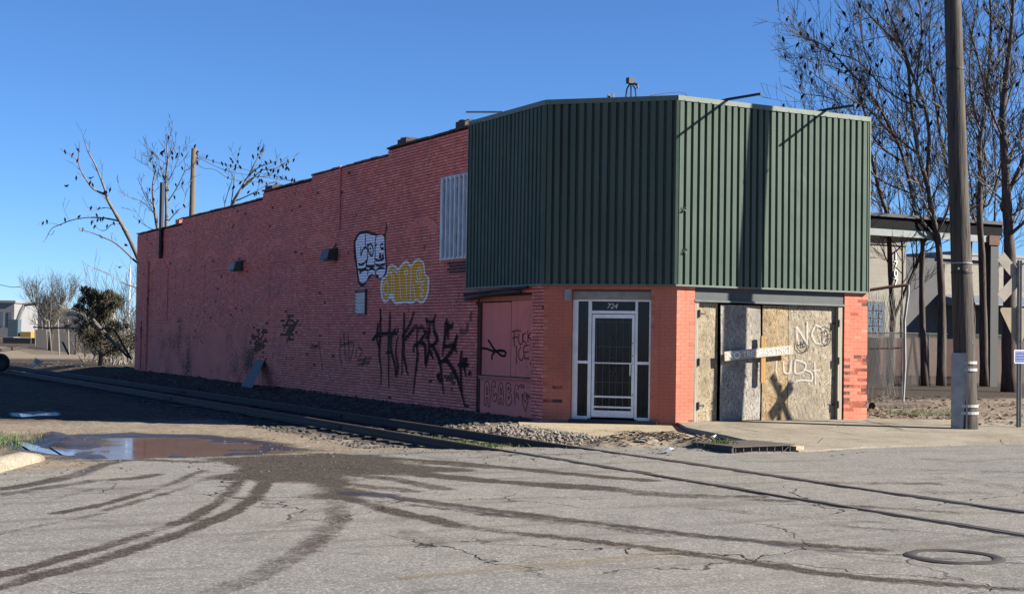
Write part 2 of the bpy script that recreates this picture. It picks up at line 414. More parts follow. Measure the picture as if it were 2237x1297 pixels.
def mat_osb(name, a, b, c, k=.47):
    t = NT(name); P = t.pos()
    col = None
    for i, (ang, off) in enumerate(((.35, 0), (-.75, 3.1), (1.3, 7.7), (-1.25, 9.0))):
        v = t.scale(t.scale(P, (1, 1, 1), (0, ang, 0)), (9, 9, 42))
        cc = t.vor(1.0, v=v, out='Color'); s = t.sep(cc)
        shade = t.mix(s[0], a, b); shade = t.mix(t.ramp(s[1], .6, .8), shade, c)
        shade = t.mix(t.ramp(s[2], 0, .3, .95, 0), shade, tuple(x * .35 for x in a))
        col = shade if col is None else t.mix(t.ramp(t.noise(9, 2, v=t.scale(P, (1 + .3 * i, 1, 1 + .3 * i))), .49, .51), col, shade)
    col = t.mix(t.ramp(t.noise(1.6, 4, .6), .48, .7, 0, .55), col, (.22, .19, .155))
    t.bump(t.vor(60), .25, .004)
    return t.fin(col, .75, spec=.2, k=k)
M_OSB1 = mat_osb('tan_strand_board', (.46, .34, .19), (.56, .45, .29), (.66, .57, .42))
M_OSB2 = mat_osb('grey_strand_board', (.40, .35, .29), (.48, .44, .375), (.62, .58, .52))
M_OSB3 = mat_osb('golden_strand_board', (.44, .29, .13), (.50, .36, .18), (.60, .49, .33))
M_OSB4 = mat_osb('weathered_strand_board', (.38, .31, .21), (.47, .40, .29), (.62, .55, .43))

def mat_spray(name, c, brick=True, dens=1.0, fuzz=.5, k=.9):
    t = NT(name); uv = t.n('TexCoord').outputs['UV']
    v = t.math('ABSOLUTE', t.sep(uv)[1])
    edge = t.ramp(t.math('ADD', v, t.math('MULTIPLY', t.math('SUBTRACT', t.noise(35, 3), .5), fuzz)), .72, 1.0, 1, 0)
    a = t.math('MULTIPLY', edge, t.ramp(t.noise(14, 4), .15, .5, dens * .72, dens))
    if brick:
        z = t.sep(t.pos())[2]
        fr = t.math('FRACT', t.math('DIVIDE', z, .0705))
        a = t.math('MULTIPLY', a, t.math('MULTIPLY', t.ramp(fr, .0, .03), t.ramp(fr, .79, .83, 1, 0)))
    return t.fin(c, .9, spec=.05, alpha=a, k=k)
M_SPB = mat_spray('black_spray_paint', (.028, .026, .028), fuzz=.8)
M_SPH = mat_spray('black_overspray', (.04, .035, .036), dens=.2, fuzz=1.8)
M_SPBD = mat_spray('black_drip_spray', (.03, .03, .032), dens=.85)
M_SPG = mat_spray('faded_grey_spray', (.10, .10, .09), dens=.5)
M_SPL = mat_spray('lilac_spray_paint', (.95, .90, .96), k=1.0)
M_SPO = mat_spray('ochre_spray_paint', (1.0, .47, .07), k=1.0)
M_SPW = mat_spray('white_spray_paint', (.95, .92, .88), dens=.95, k=1.0)
M_SPT = mat_spray('teal_black_spray', (.045, .06, .065))
M_MKB = mat_spray('black_marker', (.022, .02, .022), brick=False, fuzz=.25)
M_MKW = mat_spray('white_spray_on_board', (.62, .62, .60), brick=False, dens=.5, fuzz=1.6, k=.75)
M_MKWS = mat_spray('white_lettering', (.80, .80, .79), brick=False, fuzz=.2)
M_YLINE = mat_spray('worn_yellow_line', (.42, .34, .19), brick=False, dens=.25, fuzz=2.4, k=.55)

def mat_glass():
    t = NT('dusty_shop_glass')
    return t.fin((.012, .013, .014), .1, spec=.28, alpha=.82)
M_GLASS = mat_glass()
def mat_water():
    t = NT('puddle_water'); t.bump(t.noise(4, 3), .05, .01)
    return t.fin((.13, .092, .065), t.ramp(t.noise(1.2, 4), .4, .6, .03, .12), spec=.42)
M_WATER = mat_water()

# ------------------------------------------------------------------ terrain
def terrain0(x, y):
    x = np.asarray(x, float); y = np.asarray(y, float)
    low = sst(-4.8, -0.8, y) * (1 - sst(-2.4, -1.0, x)) * (1 - .6 * sst(45, 80, y))
    z = -0.165 * low
    z = z + (0.045 + 0.0035 * np.clip(y, 0, 36)) * sst(-1.5, -.15, x) * sst(1.6, 3.0, y) * (1 - sst(40, 60, y))
    z = z - .07 * sst(-1.2, -.2, x) * (1 - sst(7.3, 8.2, x)) * sst(-5.6, -5.0, y) * (1 - sst(.2, 1.5, y))
    z = z + .05 * sst(7.2, 9, x) * sst(-4.5, -2.5, y)
    return z
MASS = [G(*p)[:2] for p in [(440, 1000), (560, 990), (700, 978), (880, 1002), (1010, 1030), (880, 1034), (770, 1036), (810, 1058), (770, 1096), (735, 1090), (640, 1056), (530, 1052), (470, 1042), (500, 1020)]]
PUD = [G(*p, -.1)[:2] for p in [(120, 962), (170, 950), (270, 946), (430, 949), (540, 962), (600, 976), (520, 990), (330, 998), (230, 999), (160, 985)]]
PUD2 = [G(*p, -.1)[:2] for p in [(40, 958), (80, 962), (150, 979), (145, 988), (70, 975)]]
PUD3 = [G(*p, -.16)[:2] for p in [(45, 901), (105, 900), (110, 906), (50, 908)]]
def inside(poly, x, y):                     # signed distance, positive inside
    P = np.array(poly); n = len(P); ins = np.zeros(x.shape, bool); dmin = np.full(x.shape, 1e9)
    for i in range(n):
        a, b = P[i], P[(i + 1) % n]
        c = ((a[1] > y) != (b[1] > y)) & (x < (b[0] - a[0]) * (y - a[1]) / (b[1] - a[1] + 1e-12) + a[0]); ins ^= c
        dx, dy = b - a; t = np.clip(((x - a[0]) * dx + (y - a[1]) * dy) / (dx * dx + dy * dy), 0, 1)
        dmin = np.minimum(dmin, np.hypot(x - a[0] - t * dx, y - a[1] - t * dy))
    return np.where(ins, dmin, -dmin)
def line_d(pts, x, y):
    d = np.full(x.shape, 1e9)
    for (a, b) in zip(pts[:-1], pts[1:]):
        dx, dy = b[0] - a[0], b[1] - a[1]; t = np.clip(((x - a[0]) * dx + (y - a[1]) * dy) / (dx * dx + dy * dy + 1e-12), 0, 1)
        d = np.minimum(d, np.hypot(x - a[0] - t * dx, y - a[1] - t * dy))
    return d
MOUND = [G(*p)[:2] for p in [(1345, 975), (1400, 972), (1460, 970), (1520, 974), (1575, 982)]]
def terrain(x, y):
    x = np.asarray(x, float); y = np.asarray(y, float); shp = np.broadcast(x, y).shape
    x = np.broadcast_to(x, shp).ravel(); y = np.broadcast_to(y, shp).ravel()
    z = terrain0(x, y)
    near = (x > -18) & (x < 12) & (y > -26) & (y < 40)
    xn, yn = x[near], y[near]
    dirtish = sst(-5.0, -2.5, yn)
    zz = (fbm(xn * .7, yn * .7, 3) - .5) * .05 * dirtish + (fbm(xn * 3.1, yn * 3.1, 9) - .5) * .035 * dirtish
    zz += (fbm(xn * .25, yn * .25, 5) - .5) * .03 * (1 - dirtish)
    d = inside(PUD, xn, yn); zz = zz * (1 - sst(-.8, .2, d)) - (z[near] * 0) ; zz += np.where(d > -1.2, (-.115 - z[near]) * sst(-1.2, .0, d), 0) - .055 * sst(-.1, .5, d + (fbm(xn * 2.2, yn * 2.2, 21) - .5) * 1.3) + .02 * (fbm(xn * 6, yn * 6, 22) - .5)
    d = inside(PUD2, xn, yn); zz += -.05 * sst(-.35, .15, d)
    d = inside(PUD3, xn, yn); zz += -.05 * sst(-.3, .2, d)
    # churned rut edges by the puddle
    d = line_d([G(0, 935, -.05)[:2], G(60, 940, -.05)[:2], G(130, 955, -.08)[:2], G(170, 968, -.1)[:2]], xn, yn)
    zz += .16 * np.exp(-(d / .45) ** 2) * fbm(xn * 3, yn * 3, 31) ** 1.5
    d = line_d(MOUND, xn, yn); zz += (.16 * np.exp(-(d / .42) ** 2)) * (.55 + .9 * fbm(xn * 5, yn * 5, 41))
    out = z.copy(); out[near] += zz
    return out.reshape(shp)
def tz(x, y): return float(terrain(np.array([x]), np.array([y]))[0])

def axis(segs):
    out = []
    for a, b, st in segs: out += list(np.arange(a, b, st))
    return np.array(out)
gx = axis([(-900, -200, 100), (-200, -60, 20), (-60, -17, 3), (-17, -13, .25), (-13, 1.0, .085), (1.0, 9, .14), (9, 22, .7), (22, 80, 4), (80, 200, 20), (200, 1001, 100)])
gy = axis([(-300, -60, 30), (-60, -25, 3), (-25, -18, .3), (-18, 4.0, .085), (4.0, 14, .2), (14, 45, .7), (45, 120, 4), (120, 300, 25), (300, 1501, 150)])
GX, GY = np.meshgrid(gx, gy)
gxf, gyf = GX.ravel(), GY.ravel()
gz = terrain(gxf, gyf)
TR = []
def trk(pts, w, s): TR.append(([tuple(G(*p)[:2]) for p in pts], w, s))
o3 = (0, 900, 2.943); o4 = (700, 900, 2.943); o5 = (1400, 900, 2.672)
trk(ZZ(*o3, [(-60, 1060), (0, 1045), (300, 965), (640, 870), (930, 780), (1200, 690), (1400, 580), (1500, 500), (1560, 420)]), .13, .95)
trk(ZZ(*o3, [(-60, 1140), (0, 1125), (250, 1050), (600, 960), (900, 860), (1200, 760), (1500, 640), (1650, 540), (1730, 420)]), .15, 1.0)
trk(ZZ(*o3, [(360, 645), (700, 580), (950, 510), (1150, 440), (1330, 370)]), .12, .85)
trk(ZZ(*o3, [(680, 625), (950, 555), (1200, 480), (1400, 405)]), .11, .75)
trk(ZZ(*o3, [(0, 780), (350, 705), (680, 640)]), .09, .5)
trk(ZZ(*o3, [(2170, 540), (2175, 680), (2080, 790), (1900, 920), (1650, 1060), (1400, 1150)]), .24, .62)
trk(ZZ(*o3, [(0, 490), (250, 450), (500, 400), (650, 340), (800, 300), (900, 280)]), .22, .8)
trk(ZZ(*o3, [(0, 530), (300, 480), (620, 435), (860, 425), (1000, 400)]), .2, .75)
trk(ZZ(*o3, [(340, 560), (620, 485), (670, 480)]), .10, .5)
trk(ZZ(*o4, [(120, 540), (400, 620), (600, 660), (900, 730), (1300, 780), (1700, 820), (2237, 885)]) + ZZ(*o5, [(300, 825), (700, 880), (1100, 940), (1500, 980), (2237, 1030)]), .2, .9)
trk(ZZ(*o4, [(150, 500), (450, 545), (800, 590), (1200, 640), (1600, 690), (2237, 765)]) + ZZ(*o5, [(400, 725), (900, 770), (1400, 800)]), .2, .78)
trk(ZZ(*o4, [(400, 575), (800, 620), (1300, 680), (1700, 725), (2237, 790)]), .16, .7)
trk(ZZ(*o4, [(50, 370), (600, 402), (1000, 440), (1500, 475), (1900, 500), (2237, 530)]), .34, .9)
trk(ZZ(*o4, [(0, 340), (500, 385), (1200, 452), (1600, 470), (1850, 490)]), .3, .85)
trk(ZZ(*o4, [(150, 400), (450, 430), (800, 495)]), .26, .7)
trk(ZZ(*o4, [(0, 260), (400, 295), (900, 330), (1300, 370), (1700, 410), (2100, 440)]), .28, .9)
trk(ZZ(*o4, [(0, 292), (700, 330), (1100, 360)]), .25, .85)
trk(ZZ(*o5, [(0, 482), (500, 500), (850, 517)]), .22, .75)
trk(ZZ(*o5, [(0, 465), (300, 480), (700, 492)]), .2, .7)
trk(ZZ(*o5, [(1100, 655), (1500, 690), (2237, 735)]), .2, .5)
trk(ZZ(*o5, [(400, 560), (800, 600), (1400, 640)]), .25, .45)
trk(ZZ(*o5, [(1700, 470), (2237, 465)]), .3, .5)
trk(ZZ(*o5, [(1500, 330), (2237, 350)]), .3, .4)
trk(ZZ(*o4, [(60, 445), (300, 480), (560, 510)]), .3, .8)
trk(ZZ(*o4, [(0, 380), (300, 395), (640, 405), (900, 430)]), .35, .9)
trk(ZZ(*o3, [(480, 300), (900, 300), (1300, 320)]), .3, .7)
trk(ZZ(*o5, [(1060, 540), (1500, 560), (1800, 585)]), .24, .75)
trk(ZZ(*o5, [(1060, 412), (1700, 416)]), .3, .65)
trk(ZZ(*o4, [(1200, 575), (1370, 570)]), .1, .5)
mud_shade = np.zeros(len(gxf)); wet = np.zeros(len(gxf))
nearm = (gxf > -16) & (gxf < 9) & (gyf > -22) & (gyf < 14)
xn, yn = gxf[nearm], gyf[nearm]; mm = np.zeros(len(xn)); ww = np.zeros(len(xn))
wob = (fbm(xn * 1.7, yn * 1.7, 77) - .5) * .05
for pts, w, s in TR:
    d = line_d(pts, xn, yn) + wob
    brk = np.clip(.45 + 1.05 * fbm(xn * .9 + w * 70, yn * .9, 140), .3, 1.08); fine_ = .8 + .4 * fbm(xn * 7, yn * 7, 150)
    mm = np.maximum(mm, s * brk * fine_ * (1 - sst(w * .32, w * .95, d)))
d = inside(MASS, xn, yn) + (fbm(xn * 1.3, yn * 1.3, 60) - .5) * .9
mm = np.maximum(mm, .92 * sst(-.35, .3, d))
dp = inside(PUD, xn, yn)
mm = np.maximum(mm, .85 * sst(-1.3, -.2, dp + (fbm(xn * 1.6, yn * 1.6, 62) - .5) * 1.2))
ww = np.maximum(ww, sst(-.75, .0, dp + (fbm(xn * 2, yn * 2, 63) - .5) * .6))
dp = inside(PUD2, xn, yn); mm = np.maximum(mm, .8 * sst(-.8, -.1, dp)); ww = np.maximum(ww, sst(-.5, .05, dp))
dp = inside(PUD3, xn, yn); ww = np.maximum(ww, sst(-.5, .05, dp))
STREAK = [tuple(G(*q)[:2]) for q in [(770, 1078), (830, 1082), (900, 1095), (1100, 1125), (1300, 1143), (1500, 1163), (1620, 1178), (1740, 1196), (1850, 1204), (2000, 1213), (2080, 1220), (2237, 1229)]]  # long road streak, darkened and smoothed through the shared wet mask
ww = np.maximum(ww, .62 * (1 - sst(.03, .12, line_d(STREAK, xn, yn) + wob))); ww = np.maximum(ww, .8 * (1 - sst(.1, .32, line_d(STREAK[:2], xn, yn) + wob)))
for pts, w in ((TR[6][0], .16), (TR[7][0][:3], .12)): ww = np.maximum(ww, .42 * (1 - sst(w * .6, w * 1.6, line_d(pts, xn, yn) + wob)))
mud_shade[nearm] = mm; wet[nearm] = ww
soil_shade = np.zeros(len(gxf)); soil_shade = np.maximum(soil_shade, .9 * sst(8, 10, gxf) * sst(6.0, 9.5, gyf + (fbm(gxf * .4, gyf * .4, 8) - .5) * 4) * (1 - sst(60, 70, gxf))); soil_shade = np.maximum(soil_shade, .85 * sst(-2.4, -1.6, gxf) * (1 - sst(6, 8, gxf)) * sst(35, 38, gyf) * (1 - sst(66, 74, gyf)))  # dark soil and rubble, deepened for the shade of trees and fence
cinder_shade = np.maximum(.8 * sst(-5.6, -4.9, gxf) * (1 - sst(-.2, .2, gxf)) * sst(.8, 2.6, gyf), .72 * sst(4.5, 8.5, gyf) * sst(-16, -14, gxf) * (1 - sst(-5, -4.5, gxf))) * (1 - sst(50, 70, gyf))  # cinders along the track; alley soil darkened where the building's shade falls
mud_shade = np.maximum(np.maximum(mud_shade, soil_shade), cinder_shade)
yb = np.where(gxf < -1.0, -3.4, -4.9)
dirt = sst(-1.2, 1.2, gyf - yb)
dirt = np.where(gyf < -25, np.where(np.abs(gyf + 18) < 14, dirt, 1.0), dirt)
dirt = np.maximum(dirt, (1 - sst(.35, .8, line_d(MOUND, gxf, gyf))))
dirt = np.maximum(dirt, .8 * sst(-9.6, -10.8, gxf) * sst(-6.2, -4.5, gyf))
nx, ny = len(gx), len(gy)
ii, jj = np.meshgrid(np.arange(nx - 1), np.arange(ny - 1)); v0 = (jj * nx + ii).ravel()
quads = np.stack([v0, v0 + 1, v0 + nx + 1, v0 + nx], 1)
cxq, cyq = gxf[quads].mean(1), gyf[quads].mean(1)
is_road = (cyq < np.where(cxq < -1.2, -3.2, -4.6)) & (cyq > -30)
for nm, sel in (('road', is_road), ('ground', ~is_road)):
    q = quads[sel]; used, inv = np.unique(q, return_inverse=True)
    o = np_mesh(nm, np.stack([gxf, gyf, gz], 1)[used], inv.reshape(q.shape), M_GROUND, attrs={'mud_shade': mud_shade[used], 'dirt': dirt[used], 'wet': wet[used]}, smooth=True)
    tag(o, {'road': 'worn grey asphalt street with muddy tyre tracks', 'ground': 'brown gravelly dirt lot beside the track and building'}[nm], kind='structure')

def water(name, poly, z, label):
    P = np.array(poly); c = P.mean(0); Q = c + (P - c) * 1.12
    mb = MB(); mb.add([(x, y, z) for x, y in Q], [tuple(range(len(Q)))]); o = mb.build(name, M_WATER)
    return tag(o, label, 'puddle')
water('puddle', PUD, -.140, 'broad muddy puddle mirroring the brick wall on the dirt')
water('puddle', PUD2, tz(*np.mean(PUD2, 0)) + .004, 'narrow strip puddle in a rut beside the grass edge')
water('puddle', PUD3, tz(*np.mean(PUD3, 0)) + .022, 'small far puddle lying within the building shadow')
for k, (a, b, w) in enumerate((((870, 1262), (1480, 1205), .075), ((1210, 1236), (1490, 1214), .055))):
    A, B = G(*a), G(*b); dv = B - A; dv /= np.linalg.norm(dv); nv = np.array([-dv[1], dv[0], 0]); mb = MB()
    n = 14
    V = []; U = []
    for i in range(n + 1):
        p = A + (B - A) * i / n; zt = tz(p[0], p[1]) + .006
        V += [(p[0] + nv[0] * w, p[1] + nv[1] * w, zt), (p[0] - nv[0] * w, p[1] - nv[1] * w, zt)]; U += [(i, 1), (i, -1)]
    mb.add(V, [(2 * i, 2 * i + 1, 2 * i + 3, 2 * i + 2) for i in range(n)], U)
    tag(mb.build('road_marking', M_YLINE), kind='structure', label='faded yellow line worn into the asphalt')

# ------------------------------------------------------------------ railway track
trackT = thing('railway_track', (-3.475, 20, -.15), 'single rusty railway track running along the brick wall and across the street', 'railway track')
prof = [(-.07, -.15), (.07, -.15), (.07, -.138), (.012, -.12), (.012, -.045), (.036, -.035), (.036, -.004), (.026, 0), (-.026, 0), (-.036, -.004), (-.036, -.035), (-.012, -.045), (-.012, -.12), (-.07, -.138)]
def rail_z(y): return .03 + .012 * math.sin(y * .11) - .006 * (1 - float(sst(-6, -1, y)))
RY = [-40, -25, -18, -12, -8, -4, -1, 2, 6, 10, 15, 20, 26, 32, 38, 46, 56, 70, 95]
for X in (-2.75, -4.19):
    mb = MB(); n = len(prof); V = []
    for y in RY: V += [(X + px_, y, rail_z(y) + pz) for px_, pz in prof]
    mb.add(V, [(i * n + k, i * n + (k + 1) % n, (i + 1) * n + (k + 1) % n, (i + 1) * n + k) for i in range(len(RY) - 1) for k in range(n)])
    rl = mb.build('rail', M_RAILSIDE, trackT)
    mb = MB(); V = []
    for y in RY: V += [(X - .024, y, rail_z(y) + .003), (X + .024, y, rail_z(y) + .003)]
    mb.add(V, [(2 * i, 2 * i + 1, 2 * i + 3, 2 * i + 2) for i in range(len(RY) - 1)])
    mb.build('rail_head', M_RAILTOP, rl)
    for yj in ((2.7, 15.0) if X < -3 else (6.3, 19)):
        mb = MB()
        for sx in (-1, 1):
            mb.box(X + sx * .026 - .012, X + sx * .026 + .012, yj - .35, yj + .35, rail_z(yj) - .115, rail_z(yj) - .05)
            for q in (-.25, -.1, .1, .25): mb.box(X + sx * .042 - .008, X + sx * .042 + .008, yj + q - .017, yj + q + .017, rail_z(yj) - .1, rail_z(yj) - .066)
        mb.build('joint_bar', M_RAILSIDE, rl)
mb = MB(); mb.box(-1.25, 1.25, -.11, .11, -.17, 0)
tie0 = mb.build('tie', M_TIE, trackT); tie0.location = (-3.475, -1.0, -.142)
for k in range(1, 95):
    t = tie0.copy(); COL.objects.link(t); t.location = (-3.475 + RNG.uniform(-.06, .06), -1.0 + k * .58, -.142 + RNG.uniform(-.012, .012) + (.1 * sst(45, 60, -1 + k * .58)))
    t.rotation_euler = (0, 0, RNG.uniform(-.03, .03))
# dark flangeway grooves where the rails cross the street
for X in (-2.75, -4.19):
    mb = MB()
    for sx, w in ((1, .085), (-1, .035)):
        a, b = (X + sx * .037, X + sx * (.037 + w))
        ys_ = np.arange(-26, -3.4, .5)
        V = []
        for y in ys_: zt = max(tz(a, y), tz(b, y)) + .004; V += [(a, y, zt), (b, y, zt)]
        mb.add(V, [(2 * i, 2 * i + 1, 2 * i + 3, 2 * i + 2) for i in range(len(ys_) - 1)])
    mb.build('flangeway', M_RUBBER, trackT)

# ------------------------------------------------------------------ loose stones (uncountable)
def ico():
    bm = bmesh.new(); bmesh.ops.create_icosphere(bm, subdivisions=1, radius=1.0)
    V = np.array([v.co[:] for v in bm.verts]); Fc = np.array([[v.index for v in f.verts] for f in bm.faces]); bm.free(); return V, Fc
ICV, ICF = ico()
def stones(name, pts, sizes, mat, label, flat=.7):
    n = len(pts); V = np.repeat(ICV[None], n, 0) * (1 + NR.uniform(-.3, .3, (n, len(ICV), 1)))
    V = V * np.stack([sizes * NR.uniform(.7, 1.3, n), sizes * NR.uniform(.7, 1.3, n), sizes * flat * NR.uniform(.7, 1.2, n)], 1)[:, None, :]
    a = NR.uniform(0, 6.28, n); c, s = np.cos(a)[:, None], np.sin(a)[:, None]
    X = V[..., 0] * c - V[..., 1] * s; Y = V[..., 0] * s + V[..., 1] * c
    V = np.stack([X, Y, V[..., 2]], 2) + pts[:, None, :]
    Fc = (ICF[None] + (np.arange(n) * len(ICV))[:, None, None]).reshape(-1, 3)
    return tag(np_mesh(name, V.reshape(-1, 3), Fc, mat), label, kind='stuff')
def scat(n, x0, x1, y0, y1, lift=.0, pw=1.0):
    x = NR.uniform(x0, x1, n); y = y0 + (y1 - y0) * NR.uniform(0, 1, n) ** pw
    return np.stack([x, y, terrain(x, y) + lift], 1)
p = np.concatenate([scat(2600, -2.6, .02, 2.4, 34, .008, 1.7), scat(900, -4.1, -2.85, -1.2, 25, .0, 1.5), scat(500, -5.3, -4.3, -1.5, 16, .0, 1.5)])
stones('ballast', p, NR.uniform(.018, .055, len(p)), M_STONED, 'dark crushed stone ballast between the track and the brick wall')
a = G(1100, 944, -.02); m = 1500
x = NR.normal(-1.55, .55, m); y = NR.normal(-.7, .95, m); ok = (x > -2.66) & (x < -.35) & (y < 2.2) & (y > -3.5); x, y = x[ok], y[ok]
p = np.stack([x, y, terrain(x, y) + NR.uniform(0, .05, len(x)) * np.exp(-((x + 1.6) / .6) ** 2)], 1)
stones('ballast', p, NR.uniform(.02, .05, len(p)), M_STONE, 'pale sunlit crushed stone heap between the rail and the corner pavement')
p = np.concatenate([scat(900, -13, -4.5, -4.6, 1.8), scat(300, -12, -2, -6.5, -3.8), scat(250, -2.5, 1.2, -5.6, -2.5)])
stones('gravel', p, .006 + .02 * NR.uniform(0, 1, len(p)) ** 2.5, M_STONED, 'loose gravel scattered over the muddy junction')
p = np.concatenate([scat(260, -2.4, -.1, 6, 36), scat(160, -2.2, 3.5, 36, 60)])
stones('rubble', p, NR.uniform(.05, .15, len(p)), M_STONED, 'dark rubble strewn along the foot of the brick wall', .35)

# ------------------------------------------------------------------ pavement, drain, manhole, kerb
def zB(x, y): return .025 + .075 * float(sst(-5.2, -.3, y))
def zA(x, y): return .035 - .085 * float(sst(0, 3.2, (1.95 - x - y) / 1.414))
ck0 = (2.02, -.02); CRK = [ck0] + [tuple(G(*p, .04)[:2]) for p in [(1500, 939), (1545, 946), (1590, 953), (1640, 962), (1685, 972), (1712, 979)]]
def slab(name, poly, zf, mat, label, th=.2):
    mb = MB(); n = len(poly)
    mb.add([(x, y, zf(x, y)) for x, y in poly] + [(x, y, zf(x, y) - th) for x, y in poly],
           [tuple(range(n))] + [(k, k + n, (k + 1) % n + n, (k + 1) % n) for k in range(n)])
    o = mb.build(name, mat); me = o.data
    bm = bmesh.new(); bm.from_mesh(me); bmesh.ops.triangulate(bm, faces=[f for f in bm.faces if len(f.verts) > 4]); bm.to_mesh(me); bm.free()
    return tag(o, label, kind='structure')
wobx = lambda k: RNG.uniform(-.03, .03)
cA = [(x - .025, y - .01) for x, y in CRK[:5]]
polyA = [(2.0, -.04), (.02, 1.98), (-.5, 2.0), (-.95, 1.1), tuple(G(1195, 946, -.03)[:2]), tuple(G(1260, 957, -.03)[:2]), tuple(G(1330, 962, -.03)[:2]), tuple(G(1420, 963, -.03)[:2]), tuple(G(1500, 966, -.02)[:2]), tuple(G(1570, 972, -.01)[:2])] + cA[::-1][:-1]
slab('sidewalk', polyA, zA, M_CONC, 'tan concrete pavement in front of the corner door')
polyB = CRK + [tuple(G(1745, 984, .02)[:2]), tuple(G(1800, 982, .02)[:2]), tuple(G(1900, 975, .02)[:2]), tuple(G(2050, 970, .02)[:2]), tuple(G(2237, 966, .02)[:2]), (9.5, -5.3), (14, -5.3), (14, -.9), (9.5, -.75), (7.05, .4), (7.0, .14), (2.1, .14)]
sbo = slab('sidewalk', polyB, zB, M_CONCB, 'pale cracked concrete pavement in front of the boarded doors')
for a, b, w in (((1590, 934), (1800, 966), .012), ((1560, 921), (2050, 921), .010), ((1890, 921), (1975, 940), .014), ((1800, 940), (1960, 960), .008)):
    A, B = G(*a, .06), G(*b, .05); dv = (B - A)[:2]; dv /= np.linalg.norm(dv); nv = np.array([-dv[1], dv[0]]); mb = MB(); n = 10; V = []
    for i in range(n + 1):
        p = A[:2] + (B - A)[:2] * i / n + nv * RNG.uniform(-.03, .03)
        for s in (1, -1): q = p + nv * w * s; V.append((q[0], q[1], zB(*q) + .005))
    mb.add(V, [(2 * i, 2 * i + 1, 2 * i + 3, 2 * i + 2) for i in range(n)]); mb.build('crack', M_BLACK, sbo)

dA, dB2 = G(1603, 991, 0), G(1728, 986, 0)
dx = (dB2 - dA); L = float(np.linalg.norm(dx[:2])); ang = math.atan2(dx[1], dx[0])
DM = Matrix.Translation((dA[0], dA[1], 0)) @ Matrix.Rotation(ang, 4, 'Z')
dr = thing('storm_drain', (dA + dB2) / 2, 'rusted iron storm drain inlet with barred opening at the pavement edge', 'storm drain')
mb = MB(); mb.box(-.05, L + .05, -.03, .95, .10, .12, DM); mb.build('cover_plate', M_IRON, dr)
mb = MB(); mb.box(-.05, L + .05, .08, .14, -.25, .099, DM); mb.box(-.06, -.02, -.02, .9, -.05, .099, DM); mb.build('drain_box', M_BLACK, dr)
for k in range(8):
    mb = MB(); X = .03 + (L - .06) * k / 7; mb.box(X - .006, X + .006, -.01, .012, -.02, .099, DM); mb.build('bar', M_IRON, dr)
mb = MB(); mb.prism([DM @ Vector(p) for p in ((L + .055, -.06, -.02), (L + .26, -.02, -.02), (L + .34, .5, -.02), (L + .3, .9, -.02), (L + .055, .95, -.02))], (0, 0, .105)); mb.build('concrete_collar', M_CONC, dr)

mh = G(2085, 1215); mz = tz(mh[0], mh[1])
m_ = thing('manhole', (mh[0], mh[1], mz), 'round sunken manhole cover in the asphalt', 'manhole')
mb = MB(); R = [(.30, .004), (.33, .012), (.37, .012), (.40, .002), (.40, -.05), (.30, -.05)]; n = 40; V = []
for r_, h in R: V += [(mh[0] + r_ * math.cos(6.2832 * k / n), mh[1] + r_ * math.sin(6.2832 * k / n), mz + h) for k in range(n)]
mb.add(V, [(i * n + k, i * n + (k + 1) % n, ((i + 1) % 6) * n + (k + 1) % n, ((i + 1) % 6) * n + k) for i in range(6) for k in range(n)])
mb.build('ring', M_RAILSIDE, m_)
mb = MB(); mb.lathe([(.303, -.05), (.303, -.012), (.28, -.012), (.2, -.014)], 40, Matrix.Translation((mh[0], mh[1], mz)))
mb.build('lid', plain('gritty_lid', (.20, .19, .175), .9, c2=(.11, .10, .095), sc=25, bump=.8, bsc=90), m_)

kb = MB(); pts = [G(-60, 1040, 0), G(0, 1022, 0), G(45, 1010, 0), G(80, 1000, 0)]; n = 9; V = []
for i, p in enumerate(pts):
    d = pts[min(i + 1, 3)] - pts[max(i - 1, 0)]; d /= np.linalg.norm(d); nv = np.array([-d[1], d[0], 0])
    for k in range(n):
        a = math.pi * k / (n - 1); q = p + nv * (.17 * math.cos(a)) * (1 if i < 3 else .7)
        V.append((q[0], q[1], -.05 + (.20 if i < 3 else .13) * math.sin(a) ** .6 + tz(q[0], q[1]) * .5 + RNG.uniform(-.01, .01)))
kb.add(V, [(i * n + k, i * n + k + 1, (i + 1) * n + k + 1, (i + 1) * n + k) for i in range(3) for k in range(n - 1)] + [tuple(range(3 * n, 4 * n))])
tag(kb.build('kerb', M_CONCB, smooth=True), 'broken rounded concrete kerb end beside the muddy ruts', kind='structure')

